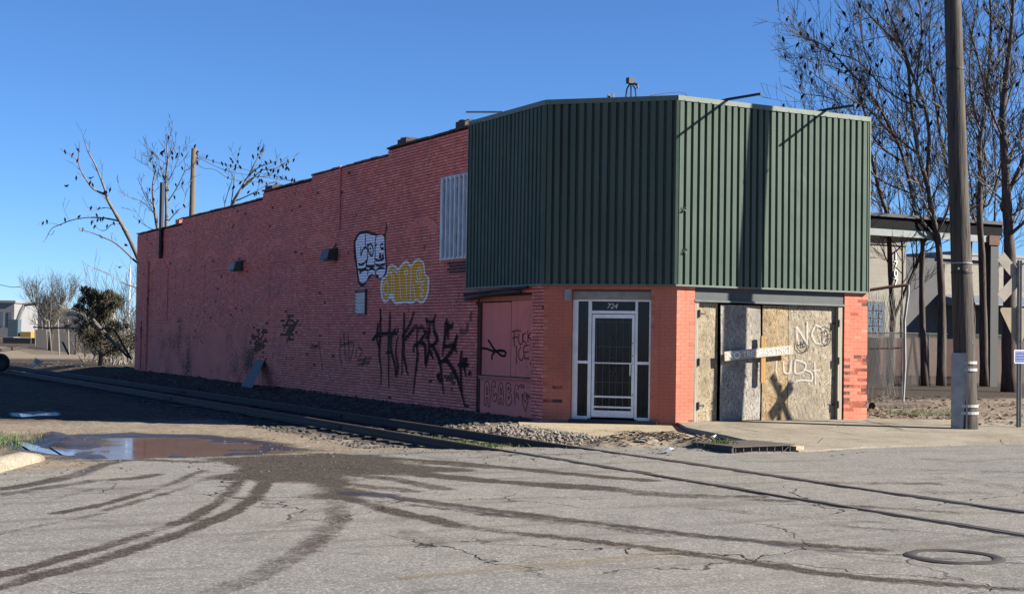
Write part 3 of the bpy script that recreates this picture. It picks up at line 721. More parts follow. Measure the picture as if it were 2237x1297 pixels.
# ------------------------------------------------------------------ the brick building
B = thing('brick_building', (3.5, 18, 0), 'long red painted brick building with green metal corner fascia and boarded doors', 'building')
H = .0705
STEPS = [(0, 10.3, 6.57), (10.3, 15.88, 6.40), (15.88, 20.32, 6.30), (20.32, 29.8, 6.07), (29.8, 36.7, 5.87)]
XW, YF = .08, .08
WOP = (2.55, 5.08, .10, 2.64)               # boarded shop window in the long wall: y0, y1, z0, z1
DOP = (.585, 2.235, -.1, 2.73)              # door opening along the corner face
FOP = (2.46, 6.38, -.1, 2.80)               # boarded doors in the street front
CL = math.hypot(1.95, 1.95)
surfs = {
    'wall': dict(O=(XW, 2.03, 0), U=(0, 1, 0), N=(-1, 0, 0), L=34.67, op=[(WOP[0] - 2.03, WOP[1] - 2.03, WOP[2], WOP[3]), (-1, 3.42, 2.86, 9)] + [(a - 2.03, b - 2.03, c - .06, 12) for a, b, c in STEPS], z0=-.1),
    'corner': dict(O=(XW, 2.03, 0), U=(.70711, -.70711, 0), N=(-.70711, -.70711, 0), L=CL, op=[DOP, (-1, 9, 2.86, 9)], z0=-.1),
    'front': dict(O=(2.03, YF, 0), U=(1, 0, 0), N=(0, -1, 0), L=4.99, op=[(FOP[0] - 2.03, FOP[1] - 2.03, FOP[2], FOP[3]), (-1, 9, 2.86, 9)], z0=-.1),
}
# former windows, bricked up flush: (y0, y1, z0, spring z)
INFILL = []
for a, b, zt, zb in (((331, 0), (365, 0), 586, 705), ((383, 0), (411, 0), 572, 690), ((446, 0), (470, 0), 570, 712), ((511, 0), (538, 0), 565, 710), ((588, 0), (620, 0), 548, 712), ((672, 0), (710, 0), 540, 715), ((890, 0), (948, 0), 512, 700)):
    y1, y0 = onX(a[0], 640, XW)[1], onX(b[0], 640, XW)[1]; INFILL.append((y0, y1, onX(b[0], zb, XW)[2], onX(b[0], zt, XW)[2]))
BARE = [(565, 745, .55), (632, 716, .50), (350, 745, .32), (385, 742, .4), (408, 735, .35), (985, 828, .26), (440, 752, .25), (1850, 800, .0)]
BAREW = [(onX(a, b, XW)[1], onX(a, b, XW)[2], r) for a, b, r in BARE if r]
def bareness(sn, u, z):
    if sn == 'wall':
        y = u + 2.03; v = 0
        for by, bz, r in BAREW:
            d = math.hypot((y - by) / (r * (1.6 if by > 8 else 1)), (z - bz) / (r * .85)); v = max(v, 1.25 - d)
        return 1.0 if RNG.random() < max(0, v) * .85 else (1.0 if RNG.random() < .006 else 0.0)
    if sn == 'front':
        x = u + 2.03
        if x > 6.3: return 1.0 if RNG.random() < (.6 if .35 < z < 1.45 else .06) * (1.25 if abs(x - 6.65) > .16 else .45) else 0.0
        return 1.0 if z < .16 and x > 2.25 else 0.0
    return 1.0 if (u < .35 and .4 < z < .85 and RNG.random() < .15) else 0.0
bricks = []
for sn, s in surfs.items():
    nrow = int(6.9 / H)
    for r in range(int(s['z0'] / H) - 1, nrow):
        z0 = r * H; zc = z0 + .0305
        iv = [(0.0, s['L'])]
        for a, b, c, d in s['op']:
            if c - .02 < zc < d + .02:
                nw = []
                for p, q in iv:
                    if b <= p or a >= q: nw.append((p, q)); continue
                    if a > p: nw.append((p, a))
                    if b < q: nw.append((b, q))
                iv = nw
        ph = .105 * (r % 2) + (.055 if r % 7 == 0 and sn == 'wall' else 0)
        mod = .21 if (r % 7 or sn != 'wall') else .11
        for p, q in iv:
            k = math.floor((p - ph) / mod); cells = []
            while k * mod + ph < q:
                a, b = max(p, k * mod + ph), min(q, k * mod + ph + mod - .01); k += 1
                if b > a: cells.append([a, b])
            if len(cells) > 1 and cells[0][1] - cells[0][0] < .06: cells[1][0] = cells[0][0]; cells.pop(0)
            if len(cells) > 1 and cells[-1][1] - cells[-1][0] < .06: cells[-2][1] = cells[-1][1]; cells.pop()
            if cells: cells[0][0] = p; cells[-1][1] = q
            for a, b in cells:
                u = (a + b) / 2; rec = RNG.gauss(0, .0014 if sn == 'wall' else .0004)
                if sn == 'wall':
                    for y0, y1, zb, zs in INFILL:
                        if y0 < u + 2.03 < y1 and zb < zc < zs: rec += .011
                bare = bareness(sn, u, zc)
                bricks.append((sn, u, zc, b - a, rec + (.006 if sn == 'wall' else .002) * bare, bare))
def bpos(b, dep=.0):
    s = surfs[b[0]]; return np.array(s['O']) + np.array(s['U']) * b[1] + np.array([0, 0, b[2]]) - np.array(s['N']) * (b[4] + dep)
sizes = []
for i, b in enumerate(bricks):
    P = bpos(b); d = CAM - P; dist = np.linalg.norm(d); s = surfs[b[0]]
    X, Y = px_of(P)
    vis = b[2] > .12 and 0 < X < IW
    sizes.append(b[3] * abs(d @ np.array(s['N'])) / dist ** 3 if vis else 0)
order = np.argsort(sizes)[::-1]; single = set(order[:300].tolist())
def brick_mesh(nm, mat):
    bm = bmesh.new(); bmesh.ops.create_cube(bm, size=1.0)
    bmesh.ops.scale(bm, vec=(.2, .04, .0605), verts=bm.verts)
    bmesh.ops.bevel(bm, geom=[e for e in bm.edges if all(v.co.y < 0 for v in e.verts)], offset=.0018, segments=1, affect='EDGES')
    me = bpy.data.meshes.new(nm); bm.to_mesh(me); bm.free(); me.materials.append(mat); return me
BM = {('w', 0): brick_mesh('brick', M_PAINT), ('w', 1): brick_mesh('brick', M_BARE), ('f', 0): brick_mesh('brick', M_PAINTF), ('f', 1): brick_mesh('brick', M_BARE)}
VB = {'w': [], 'f': []}; AB = {'w': [], 'f': []}; TB = {'w': [], 'f': []}
for i, b in enumerate(bricks):
    s = surfs[b[0]]; key = 'w' if b[0] == 'wall' else 'f'
    U, N = np.array(s['U']), np.array(s['N'])
    if i in single:
        me = BM[(key, 1 if b[5] > .5 else 0)]
        o = link('brick', me, B); P = bpos(b, .02); o.location = P
        o.rotation_euler = (RNG.gauss(0, .002), RNG.gauss(0, .002), math.atan2(U[1], U[0]) + (math.pi if b[0] == 'wall' else 0) + RNG.gauss(0, .0015))
        o.scale = ((b[3] + .006) / .2, 1, 1.11)
        continue
    P = bpos(b); hu, hz = b[3] / 2 + (0 if key == 'w' else .003), (.0277 if key == 'w' else .0336)
    c = []
    for dp in (0, .03):
        for su, sz in ((-1, -1), (1, -1), (1, 1), (-1, 1)):
            j = RNG.uniform(-.0012, .0012)
            c.append(P + U * (su * hu + j) + np.array([0, 0, sz * hz + j + .004 * math.sin(b[1] * .9 + b[2] * .7)]) - N * dp)
    VB[key].append(c); AB[key] += [b[5]] * 8; TB[key] += [RNG.choice((-1, 1)) * RNG.random() ** 2.2 * .55] * 8
BF = np.array([(0, 1, 2, 3), (0, 4, 5, 1), (1, 5, 6, 2), (2, 6, 7, 3), (3, 7, 4, 0)])
for key, mt, nm in (('w', M_PAINT, 'brickwork'), ('f', M_PAINTF, 'brickwork')):
    if not VB[key]: continue
    V = np.array(VB[key]); n = len(V)
    o = np_mesh(nm, V.reshape(-1, 3), (BF[None] + (np.arange(n) * 8)[:, None, None]).reshape(-1, 4), mt, B, attrs={'bare': AB[key], 'tone': TB[key]}); o['kind'] = 'stuff'

# wall cores behind the bricks (their faces are the mortar joints)
J = .028; JF = .0018
mb = MB()
for a, b, c in STEPS:
    mb.box(XW + J, XW + .32, max(a, 5.08), b, -.3, c - .05)
mb.box(XW + J, XW + .30, 2.02, 5.075, WOP[3], 6.5); mb.box(XW + J, XW + .30, 2.02, WOP[0], -.3, WOP[3])
mb.box(XW + .35, 7.0, 36.4, 36.68, -.3, 5.8); mb.box(6.7, 6.98, .4, 36.4, -.3, 6.3)
mb.build('wall_core', M_JOINT, B)
CM = frame((XW, 2.03, 0), (.70711, -.70711, 0), (0, 0, 1))  # local x along the face, y up, z outward... flipped below
def cbox(mb, u0, u1, d0, d1, z0, z1):       # box on the corner face: u along, d depth inward
    U = Vector((.70711, -.70711, 0)); Nn = Vector((.70711, .70711, 0)); O = Vector((XW, 2.03, 0))
    V = [O + U * u + Nn * d + Vector((0, 0, z)) for z in (z0, z1) for (u, d) in ((u0, d0), (u1, d0), (u1, d1), (u0, d1))]
    mb.add(V, [(0, 3, 2, 1), (4, 5, 6, 7), (0, 1, 5, 4), (1, 2, 6, 5), (2, 3, 7, 6), (3, 0, 4, 7)])
def cpt(u, d, z): return Vector((XW, 2.03, 0)) + Vector((.70711, -.70711, 0)) * u + Vector((.70711, .70711, 0)) * d + Vector((0, 0, z))
mb = MB(); cbox(mb, .004, DOP[0], JF, .3, -.3, 6.45); cbox(mb, DOP[1], CL - .004, JF, .3, -.3, 6.45); cbox(mb, DOP[0], DOP[1], JF, .3, DOP[3], 6.45)
mb.box(2.034, FOP[0], YF + JF, .38, -.3, 6.45); mb.box(FOP[1], 6.99, YF + JF, .38, -.3, 6.45); mb.box(FOP[0], FOP[1], YF + JF, .38, FOP[3], 6.45)
mb.build('front_core', M_JOINTF, B)
mb = MB(); mb.add([(.35, 36.4, 5.55), (.35, 1.9, 5.75), (1.9, .35, 5.75), (6.75, .35, 5.75), (6.75, 36.4, 5.55)], [(0, 1, 2, 3, 4)]); mb.build('roof', M_ROOF, B)
mb = MB(); mb.add([(.3, 6, .1), (.3, 2.1, .1), (2.1, .3, .1), (6.75, .3, .1), (6.75, 6, .1), (.3, 6, 2.95), (.3, 2.1, 2.95), (2.1, .3, 2.95), (6.75, .3, 2.95), (6.75, 6, 2.95)],
       [(0, 1, 2, 3, 4), (5, 6, 7, 8, 9), (0, 4, 9, 5)]); mb.build('interior', M_INT, B)
# bare brick returns of the side wall seen at the pillar edge
mb = MB()
mb.box(6.991, 7.016, .088, .45, -.05, 2.86)
mb.build('side_return', M_PAINTF, B)

# coping tiles along the stepped parapet
for si, (a, b, c) in enumerate(STEPS):
    y = max(a, 5.55); k = 0
    while y < b - .05:
        w = min(RNG.uniform(.50, .62), b - y); mb = MB()
        j, tl = RNG.uniform(-.010, .012), RNG.uniform(-.012, .012)
        mt = M_COPE if (si == 0 or RNG.random() < .35) else M_COPER
        V = [(XW - .04, y, c - .055 + j), (XW + .36, y, c - .055 + j), (XW + .36, y, c - .01 + j), (XW + .14, y, c + .015 + j), (XW - .04, y, c - .008 + j)]
        V += [(p[0], y + w - .012, p[2] + tl) for p in V]
        mb.add(V, [(0, 1, 2, 3, 4), (9, 8, 7, 6, 5)] + [(q, q + 5, (q + 1) % 5 + 5, (q + 1) % 5) for q in range(5)])
        mb.build('coping_tile', mt, B); y += w
for (pa, w, h, mt) in (((884, 300), .55, .16, M_COPE), ((1012, 264), .5, .2, M_COPE), ((592, 412), .7, .12, M_COPE), ((392, 478), .55, .22, M_PAINTF)):
    y = onX(pa[0], pa[1], XW + .1)[1]; zt = [c for a, b, c in STEPS if a <= y < b][0]
    mb = MB()
    for k in range(2):
        for q in range(3): mb.box(XW + .02 + k * .1, XW + .115 + k * .1 + (.2 if k else 0), y - w / 2 + q * w / 3, y - w / 2 + (q + 1) * w / 3 - .012, zt + .018, zt + .018 + h * (.5 + .5 * RNG.random()))
    mb.build('parapet_stub', mt, B)

# window arches over the bricked-up openings
for (y0, y1, zb, zs) in INFILL:
    yc, hw = (y0 + y1) / 2, (y1 - y0) / 2 + .04; mb = MB(); rise = .30 * hw; R = (hw * hw + rise * rise) / (2 * rise); half = math.asin(hw / R); nv = 15; zc = zs + rise - R
    for ring in range(2):
        for k in range(nv):
            a0, a1 = -half + 2 * half * k / nv + .006, -half + 2 * half * (k + 1) / nv - .006; r0, r1 = R + .005 + ring * .115, R + .11 + ring * .115
            V = [(XW - .003 - (.001 if ring else 0), yc + r * math.sin(t), zc + r * math.cos(t)) for r, t in ((r0, a0), (r0, a1), (r1, a1), (r1, a0))]
            mb.prism(V, (.03, 0, 0))
    mb.build('window_arch', M_PAINT, B)
    # cement smear below the old sill
    mb = MB(); m = 9; V = []
    for i in range(m):
        yy = y0 - .05 + (y1 - y0 + .1) * i / (m - 1); V += [(XW - .004, yy, zb + RNG.uniform(-.06, .0)), (XW - .004, yy, zb - .22 + RNG.uniform(-.08, .06))]
    for q in V[:]: V.append((q[0] + .012, q[1], q[2]))
    o_ = 2 * m
    mb.add(V, [(2 * i, 2 * i + 1, 2 * i + 3, 2 * i + 2) for i in range(m - 1)] + [(2 * i, 2 * i + 2, 2 * i + 2 + o_, 2 * i + o_) for i in range(m - 1)] + [(2 * i + 1, 2 * i + 1 + o_, 2 * i + 3 + o_, 2 * i + 3) for i in range(m - 1)])
    mb.build('sill_patch', M_PARGE, B)
# rough parging over the lower far half of the wall
g = .055; ny_, nz_ = int(21 / g), int(2.1 / g)
yy, zz = np.meshgrid(15.2 + np.arange(ny_ + 1) * g, -.05 + np.arange(nz_ + 1) * g)
ycut = np.array([onX(a, 760, XW)[1] for a in (318, 340, 372, 405, 440, 470, 520, 545, 575)]); zcut = np.array([onX(a, b, XW)[2] for a, b in ((318, 755), (340, 715), (372, 712), (395, 690), (440, 745), (470, 712), (520, 710), (545, 742), (575, 805))])
oi = np.argsort(ycut); top = np.interp(yy, ycut[oi], zcut[oi], left=-1, right=-1)
lvl = (top - zz) * 1.6 + (fbm(yy * 1.3, zz * 2.2, 90) - .5) * 1.5 + (fbm(yy * 6, zz * 6, 91, 2) - .5) * .9
keep = (lvl > 0).astype(float); pv = np.stack([np.full(yy.size, XW - .0045) - .003 * fbm(yy * 3, zz * 3, 95).ravel(), yy.ravel(), zz.ravel()], 1)
i2, j2 = np.meshgrid(np.arange(ny_), np.arange(nz_)); q0 = (j2 * (ny_ + 1) + i2).ravel(); q = np.stack([q0, q0 + 1, q0 + ny_ + 2, q0 + ny_ + 1], 1)
q = q[keep.ravel()[q].sum(1) >= 3]; us, inv = np.unique(q, return_inverse=True)
np_mesh('parging', pv[us], inv.reshape(q.shape), M_PARGE, B)

# ---- green fascia of ribbed sheets
ZB, ZT = 2.822, 6.627
PER = .165
def rib_mesh(nr, extra=0.0):
    pr = []
    for k in range(nr):
        x = k * PER; pr += [(x, -.068), (x + .052, -.068), (x + .058, 0), (x + .156, 0), (x + .162, -.068)]
    pr.append((nr * PER - .0005 + extra, -.068))
    V = [(x, d, z) for z in (0, ZT - ZB - .09) for x, d in pr]; n = len(pr)
    me = bpy.data.meshes.new('cladding_sheet'); me.from_pydata([(x, -d, z) for x, d, z in V], [], [(k, k + 1, k + 1 + n, k + n) for k in range(n - 1)]); me.materials.append(M_GREEN); return me
R4 = rib_mesh(4)
def fascia(p0, p1):
    p0, p1 = Vector(p0), Vector(p1); L = (p1 - p0).length; d = (p1 - p0) / L; ang = math.atan2(d.y, d.x); s = 0
    while L - s > .05:
        nr = min(4, max(1, round((L - s) / PER))); me = R4 if nr == 4 and L - s >= 4 * PER - .001 else rib_mesh(nr, 0)
        o = link('cladding_sheet', me, B); q = p0 + d * s; o.location = (q.x, q.y, ZB + .02 + RNG.uniform(-.004, .004)); o.rotation_euler = (RNG.gauss(0, .0016), RNG.gauss(0, .0012), ang + RNG.gauss(0, .004))
        w = nr * PER
        if s + w > L: o.scale = ((L - s) / w, 1, 1)
        s += w + .002
    nrm = Vector((d.y, -d.x, 0))
    a, b = p0, p1
    for (z0, z1, o0, o1) in ((ZT - .10, ZT, .012, -.10), (ZB - .012, ZB + .025, .006, -.06)):
        mb = MB(); P = [a + nrm * o0, b + nrm * o0, b + nrm * o1, a + nrm * o1]
        mb.add([(p.x, p.y, z) for z in (z0, z1) for p in P], [(0, 3, 2, 1), (4, 5, 6, 7), (0, 1, 5, 4), (1, 2, 6, 5), (2, 3, 7, 6), (3, 0, 4, 7)])
        mb.build('fascia_trim', M_TRIM, B)
    mb = MB(); P = [a - nrm * .071, b - nrm * .071, b - nrm * .077, a - nrm * .077]
    mb.add([(p.x, p.y, z) for z in (ZB + .03, ZT - .02) for p in P], [(0, 3, 2, 1), (4, 5, 6, 7), (0, 1, 5, 4), (1, 2, 6, 5), (2, 3, 7, 6), (3, 0, 4, 7)]); mb.build('fascia_light_block', M_DARKSTEEL, B)  # unseen sheet added behind the ribs to block light
F1, F2, F3, F4 = (0, 5.47, 0), (0, 1.96, 0), (1.94, 0, 0), (6.97, 0, 0)
fascia(F1, F2); fascia(F2, F3); fascia(F3, F4)
mb = MB()
mb.box(6.972, 6.995, -.012, .30, ZB - .01, ZT - .002); mb.box(-.011, .12, 5.472, 5.492, ZB - .01, ZT - .002)
mb.build('fascia_end', M_TRIM, B)
for xs_ in np.arange(2.1, 6.9, .33):
    mb = MB(); mb.box(xs_ - .012, xs_ + .012, -.017, -.0125, ZT - .095, ZT - .072); mb.build('fastener', M_DARKSTEEL, B)
for (c, r_) in ((F2, math.radians(-67.5)), (F3, math.radians(-22.5))):
    mb = MB(); M = Matrix.Translation((c[0], c[1], 0)) @ Matrix.Rotation(r_, 4, 'Z'); mb.box(-.03, .03, -.008, .02, ZB + .026, ZT - .101, M); mb.build('corner_trim', M_GREEN, B)
# bent fixing scars on the street side
for px_, py_ in ((1493, 457), (1495, 548)):
    P = onY(px_, py_, -.005); mb = MB()
    for k in range(5):
        a = k * 1.3; mb.add([P + (0, -.004, 0), P + (.05 * math.cos(a), -.05, .05 * math.sin(a)), P + (.06 * math.cos(a + .8), -.012, .07 * math.sin(a + .8))], [(0, 1, 2)])
    mb.build('torn_metal', M_TRIM, B)
# upper window with bars beside the fascia
wy0, wy1, wz0, wz1 = 5.53, 6.98, 3.52, 5.48
mb = MB(); X = XW - .012
mb.box(X - .045, X, wy0, wy0 + .07, wz0, wz1); mb.box(X - .045, X, wy1 - .07, wy1, wz0, wz1); mb.box(X - .045, X, wy0 + .07, wy1 - .07, wz1 - .07, wz1); mb.box(X - .05, X, wy0 + .07, wy1 - .07, wz0, wz0 + .07)
wn = mb.build('window', M_BRIGHT, B)
mb = MB(); mb.box(X - .008, X - .002, wy0 + .07, wy1 - .07, wz0 + .07, wz1 - .07); mb.build('shutter', plain('stained_pale_panel', (.60, .62, .66), .7, c2=(.28, .26, .25), sc=2.2, k=.9), wn)
for k in range(6):
    yk = wy0 + .16 + (wy1 - wy0 - .32) * k / 5
    mb = MB(); mb.box(X - .085, X - .052, yk - .028, yk + .028, wz0 + .03, wz1 - .02); mb.build('bar', M_BRIGHT, wn)
mb = MB()
for r in range(4):
    for k in range(5): mb.box(XW - .006, XW + .01, 5.52 + k * .21 + .1 * (r % 2), 5.71 + k * .21 + .1 * (r % 2), 3.2 + r * H, 3.2 + r * H + .06)
mb.build('bare_brick_patch', M_BARE, B)
# vent grille
vy0, vy1, vz0, vz1 = 11.52, 12.25, 2.29, 2.94
mb = MB(); mb.box(XW - .05, XW - .008, vy0, vy1, vz0, vz0 + .03); mb.box(XW - .07, XW - .008, vy0 - .03, vy1 + .03, vz1 - .03, vz1 + .02); mb.box(XW - .05, XW - .008, vy0, vy0 + .04, vz0 + .03, vz1 - .03); mb.box(XW - .05, XW - .008, vy1 - .04, vy1, vz0 + .03, vz1 - .03)
vg = mb.build('vent', M_DARKSTEEL, B)
for k in range(6):
    z = vz0 + .035 + (vz1 - vz0 - .1) * k / 6; mb = MB(); M = Matrix.Translation((XW - .03, 0, z)) @ Matrix.Rotation(-.35, 4, 'Y'); mb.box(-.006, .006, vy0 + .04, vy1 - .04, 0, .085, M); mb.build('slat', M_ALU, vg)
# pipes and conduits
def wallpipe(pts, r, mat, nm='conduit'):
    mb = MB(); mb.tube(pts, r, 7); return mb.build(nm, mat, B)
wallpipe([(XW - .02, 25.9, 3.93), (XW - .02, 23.2, 3.95), (XW - .02, 14.5, 3.96)], .014, M_PAINT)
wallpipe([(XW - .03, 13.55, 6.42), (XW - .03, 13.55, 4.72), (XW - .05, 13.5, 4.66)], .024, M_PAINT, 'pipe')
wallpipe([(XW - .03, 34.6, 4.6), (XW - .03, 34.6, .2)], .045, M_PARGE, 'downspout')
wallpipe([(XW - .02, 35.6, 2.2), (XW - .02, 35.6, .2)], .03, M_PARGE, 'downspout')
wallpipe([(XW - .02, 32.55, 5.85), (XW - .02, 32.5, 4.7), (XW - .02, 31.6, 4.2), (XW - .02, 31.6, 2.2)], .018, M_PAINT)
mb = MB(); mb.tube([(XW - .09, 32.5, 4.63), (XW - .09, 32.5, 7.62)], .085, 10); mb.build('flue_pipe', M_BLACK, B)

# ------------------------------------------------------------------ corner door
sf = MB(); D0 = .10
def bar(mb, u0, u1, z0, z1, d0=D0, d1=D0 + .05): cbox(mb, u0, u1, d0, d1, z0, z1)
mb = MB(); bar(mb, .588, .70, .10, 2.53); bar(mb, 2.18, 2.232, .10, 2.53); bar(mb, .70, 2.18, 2.50, 2.535); bar(mb, .915, .985, .12, 2.50); bar(mb, 1.892, 1.942, .12, 2.50)
bar(mb, .985, 1.892, 2.25, 2.31); bar(mb, .70, .915, 1.23, 1.285); bar(mb, 1.942, 2.18, 1.23, 1.285); bar(mb, .70, .915, .10, .16); bar(mb, 1.942, 2.18, .10, .16)
sfo = mb.build('storefront_frame', M_ALU, B)
mb = MB(); cbox(mb, .59, 2.23, D0 - .02, D0 + .06, 2.537, 2.70); mb.build('header_panel', M_STAIN, B)
mb = MB(); cbox(mb, .59, 2.23, D0 - .06, D0 + .1, 2.702, 2.728); mb.build('header_strip', M_DARKSTEEL, B)
for u0, u1, z0, z1 in ((.70, .915, .16, 1.23), (.70, .915, 1.285, 2.50), (1.942, 2.18, .16, 1.23), (1.942, 2.18, 1.285, 2.50), (.985, 1.892, 2.31, 2.50)):
    mb = MB(); mb.add([cpt(u0, D0 + .025, z0), cpt(u1, D0 + .025, z0), cpt(u1, D0 + .025, z1), cpt(u0, D0 + .025, z1)], [(0, 1, 2, 3)]); mb.build('pane', M_GLASS, sfo)
    if z1 < 2.5 or z0 < 2:
        mb = MB()
        for q in (.32, .68):
            uu = u0 + (u1 - u0) * q; cbox(mb, uu - .006, uu + .006, D0 + .09, D0 + .10, z0, z1)
        mb.build('inner_bar', M_GALV, sfo)
M_SECBAR = plain('dull_grey_grille', (.11, .11, .115), .7)
a0, a1 = 1.0, 1.882
mb = MB(); bar(mb, a0, a0 + .055, .15, 2.235); bar(mb, a1 - .055, a1, .15, 2.235); bar(mb, a0 + .055, a1 - .055, 2.16, 2.235); bar(mb, a0 + .055, a1 - .055, .15, .285)
door = mb.build('door', M_ALU, B)
for z in (.355, .565): mb = MB(); bar(mb, a0 + .02, a1 - .02, z - .018, z + .018, D0 - .022, D0 - .002); mb.build('rail', M_ALU, door)
mb = MB(); bar(mb, a0 + .02, a1 - .02, 1.235, 1.26, D0 - .05, D0 - .03); mb.build('push_bar', M_ALU, door)
mb = MB(); bar(mb, a1 - .085, a1 - .065, 1.0, 1.24, D0 - .05, D0 - .035); mb.build('handle', M_ALU, door)
mb = MB(); mb.add([cpt(a0 + .055, D0 + .025, .285), cpt(a1 - .055, D0 + .025, .285), cpt(a1 - .055, D0 + .025, 2.16), cpt(a0 + .055, D0 + .025, 2.16)], [(0, 1, 2, 3)]); mb.build('pane', M_GLASS, door)
for k in range(6):
    uu = a0 + .095 + .69 * k / 5; mb = MB(); cbox(mb, uu - .007, uu + .007, D0 + .006, D0 + .018, .29, 2.155); mb.build('security_bar', M_SECBAR, door)
for z in (2.08, 1.58, .86): mb = MB(); cbox(mb, a0 + .06, a1 - .06, D0 + .0, D0 + .005, z - .007, z + .007); mb.build('security_bar', M_SECBAR, door)
for zc in (1.88, 1.22):
    mb = MB(); uc = (a0 + a1) / 2
    for sg in (-1, 1):
        mb.tube([cpt(uc + sg * (.105 * math.sin(t * 2.9) * (1 - .25 * t)), D0 - .003, zc + .14 - .30 * t + .05 * math.sin(t * 3.1)) for t in np.linspace(0, 1, 12)], .007, 5)
        mb.tube([cpt(uc + sg * (.05 + .045 * math.cos(t)), D0 - .003, zc - .19 + .045 * math.sin(t)) for t in np.linspace(0, 5.2, 12)], .006, 5)
    mb.build('scroll', M_SECBAR, door)
for pz in (1.66, 1.40, 1.24, .62): mb = MB(); cbox(mb, a1 - .04, a1 - .02, D0 - .008, D0 - .001, pz - .012, pz + .012); mb.build('lock', M_BLACK, door)
CU, CN = Vector((.70711, -.70711, 0)), Vector((-.70711, -.70711, 0))
Mt = frame(cpt(1.40, D0 + .018, 2.40), CU, (0, 0, 1)); text_mesh('house_number', '724', .15, Mt, M_WHITE, sfo, shear=.25)
mb = MB(); cbox(mb, .58, 2.40, -.12, .12, .0, .10); mb.build('step', M_BLACK, B)
mb = MB(); cbox(mb, .44, .58, -.03, -.002, 2.50, 2.74); mb.build('meter_box', M_GALV, B)

# ------------------------------------------------------------------ boarded doors of the street front
YB = .19
mb = MB(); mb.box(2.462, 6.378, .10, .16, 2.56, 2.80); mb.build('lintel', M_DARKSTEEL, B)
mb = MB(); mb.box(2.462, 6.378, .07, .22, 2.515, 2.558); mb.build('lintel_flange', M_FLANGE, B)
mb = MB(); mb.box(2.485, 2.585, .10, .20, .09, 2.512); mb.build('jamb', M_PALEWOOD, B)
mb = MB(); mb.box(6.225, 6.335, .10, .20, .09, 2.512); mb.build('jamb', M_PALEWOOD, B)
for i, (x0, x1, z0, z1, mt, dy0, dy1) in enumerate(((2.60, 3.125, .10, 2.505, M_OSB1, 0, .015), (3.15, 4.205, .115, 2.475, M_OSB2, -.07, -.02), (4.255, 4.93, .10, 2.49, M_OSB3, -.012, .0), (4.945, 6.21, .10, 2.505, M_OSB4, 0.0, 0.0))):
    mb = MB(); V = []
    for x, dy in ((x0, dy0), ((x0 + x1) / 2, (dy0 + dy1) / 2 - .012), (x1, dy1)):
        for z, e in ((z0, 0), ((z0 + z1) / 2, -.012), (z1, .02 if i == 1 else 0)): V.append((x, YB + dy + e, z))
    V += [(a, b + .018, c) for a, b, c in V]
    fc = [(0, 3, 4, 1), (1, 4, 5, 2), (3, 6, 7, 4), (4, 7, 8, 5)]; fc += [tuple(q + 9 for q in f[::-1]) for f in fc]
    rim = [0, 3, 6, 7, 8, 5, 2, 1]; fc += [(rim[k], rim[(k + 1) % 8], rim[(k + 1) % 8] + 9, rim[k] + 9) for k in range(8)]
    mb.add(V, fc); mb.build('strand_board', mt, B)
for x, z in ((2.585, 2.28), (2.585, 1.30), (2.585, .42), (6.228, 2.15), (6.228, 1.35), (6.228, .42)):
    mb = MB(); mb.box(x - .03, x + .03, YB - .105, YB - .092, z - .07, z + .07); mb.tube([(x, YB - .11, z - .08), (x, YB - .11, z + .08)], .012, 6)
    s = 1 if x < 4 else -1; mb.prism([(x + s * .03, YB - .012, z - .02), (x + s * .22, YB - .012, z - .008), (x + s * .22, YB - .012, z + .008), (x + s * .03, YB - .012, z + .02)], (0, .006, 0)); mb.build('hinge', M_BLACK, B)
mb = MB(); mb.box(4.12, 4.235, .035, .08, .88, 1.85); mb.build('stud', M_NEWWOOD, B)
c0, c1 = onY(1582, 778, .03), onY(1732, 763, .03)
sv = Vector(c1 - c0); sl = sv.length; SM = frame(c0, sv, (0, 0, 1))
mb = MB(); mb.box(0, sl, -.095, .095, -.005, .016, SM); sb = mb.build('sign_board', M_BOARDW, B); sb['label'] = 'tilted cream board lettered no trespassing across the doors'
def hand(word, x0, x1, h, M, mat, parent, z=.018, w=.012, yo=0.0):
    GL = {'N': [[(0, 0), (0, 1), (1, 0), (1, 1)]], 'O': [[(.5, 1), (.05, .8), (0, .3), (.4, 0), (.9, .2), (1, .7), (.5, 1)]], 'T': [[(0, 1), (1, .97)], [(.5, 1), (.48, 0)]], 'R': [[(0, 0), (.05, 1), (.8, .9), (.8, .6), (.05, .5), (1, 0)]],
          'E': [[(1, 1), (0, .97), (0, 0), (1, .03)], [(0, .5), (.8, .5)]], 'S': [[(1, .95), (.3, 1), (.05, .75), (.5, .5), (.95, .3), (.7, .0), (0, .06)]], 'P': [[(0, 0), (.05, 1), (.8, .95), (.85, .55), (.05, .48)]],
          'A': [[(0, 0), (.5, 1), (1, 0)], [(.2, .4), (.8, .4)]], 'I': [[(.5, 0), (.5, 1)], [(.2, 1), (.8, 1)], [(.2, 0), (.8, 0)]], 'G': [[(1, .85), (.5, 1), (.05, .6), (.2, .1), (.7, 0), (1, .35), (.6, .4)]], '!': [[(.5, 1), (.5, .3)], [(.5, .08), (.5, 0)]]}
    n = len(word); cw = (x1 - x0) / n; mb = MB(); k = 0
    for i, ch in enumerate(word):
        for st in GL[ch]:
            P = [M @ Vector((x0 + cw * (i + .12 + .76 * a), yo + h * (b - .5) + RNG.uniform(-.002, .002), z + .0004 * k)) for a, b in st]; k += 1
            if ch in 'OSGPR': P = crom(P, 4)
            ribbon(mb, P, (M.to_3x3() @ Vector((0, 0, 1))), w)
    return mb.build('lettering', mat, parent)
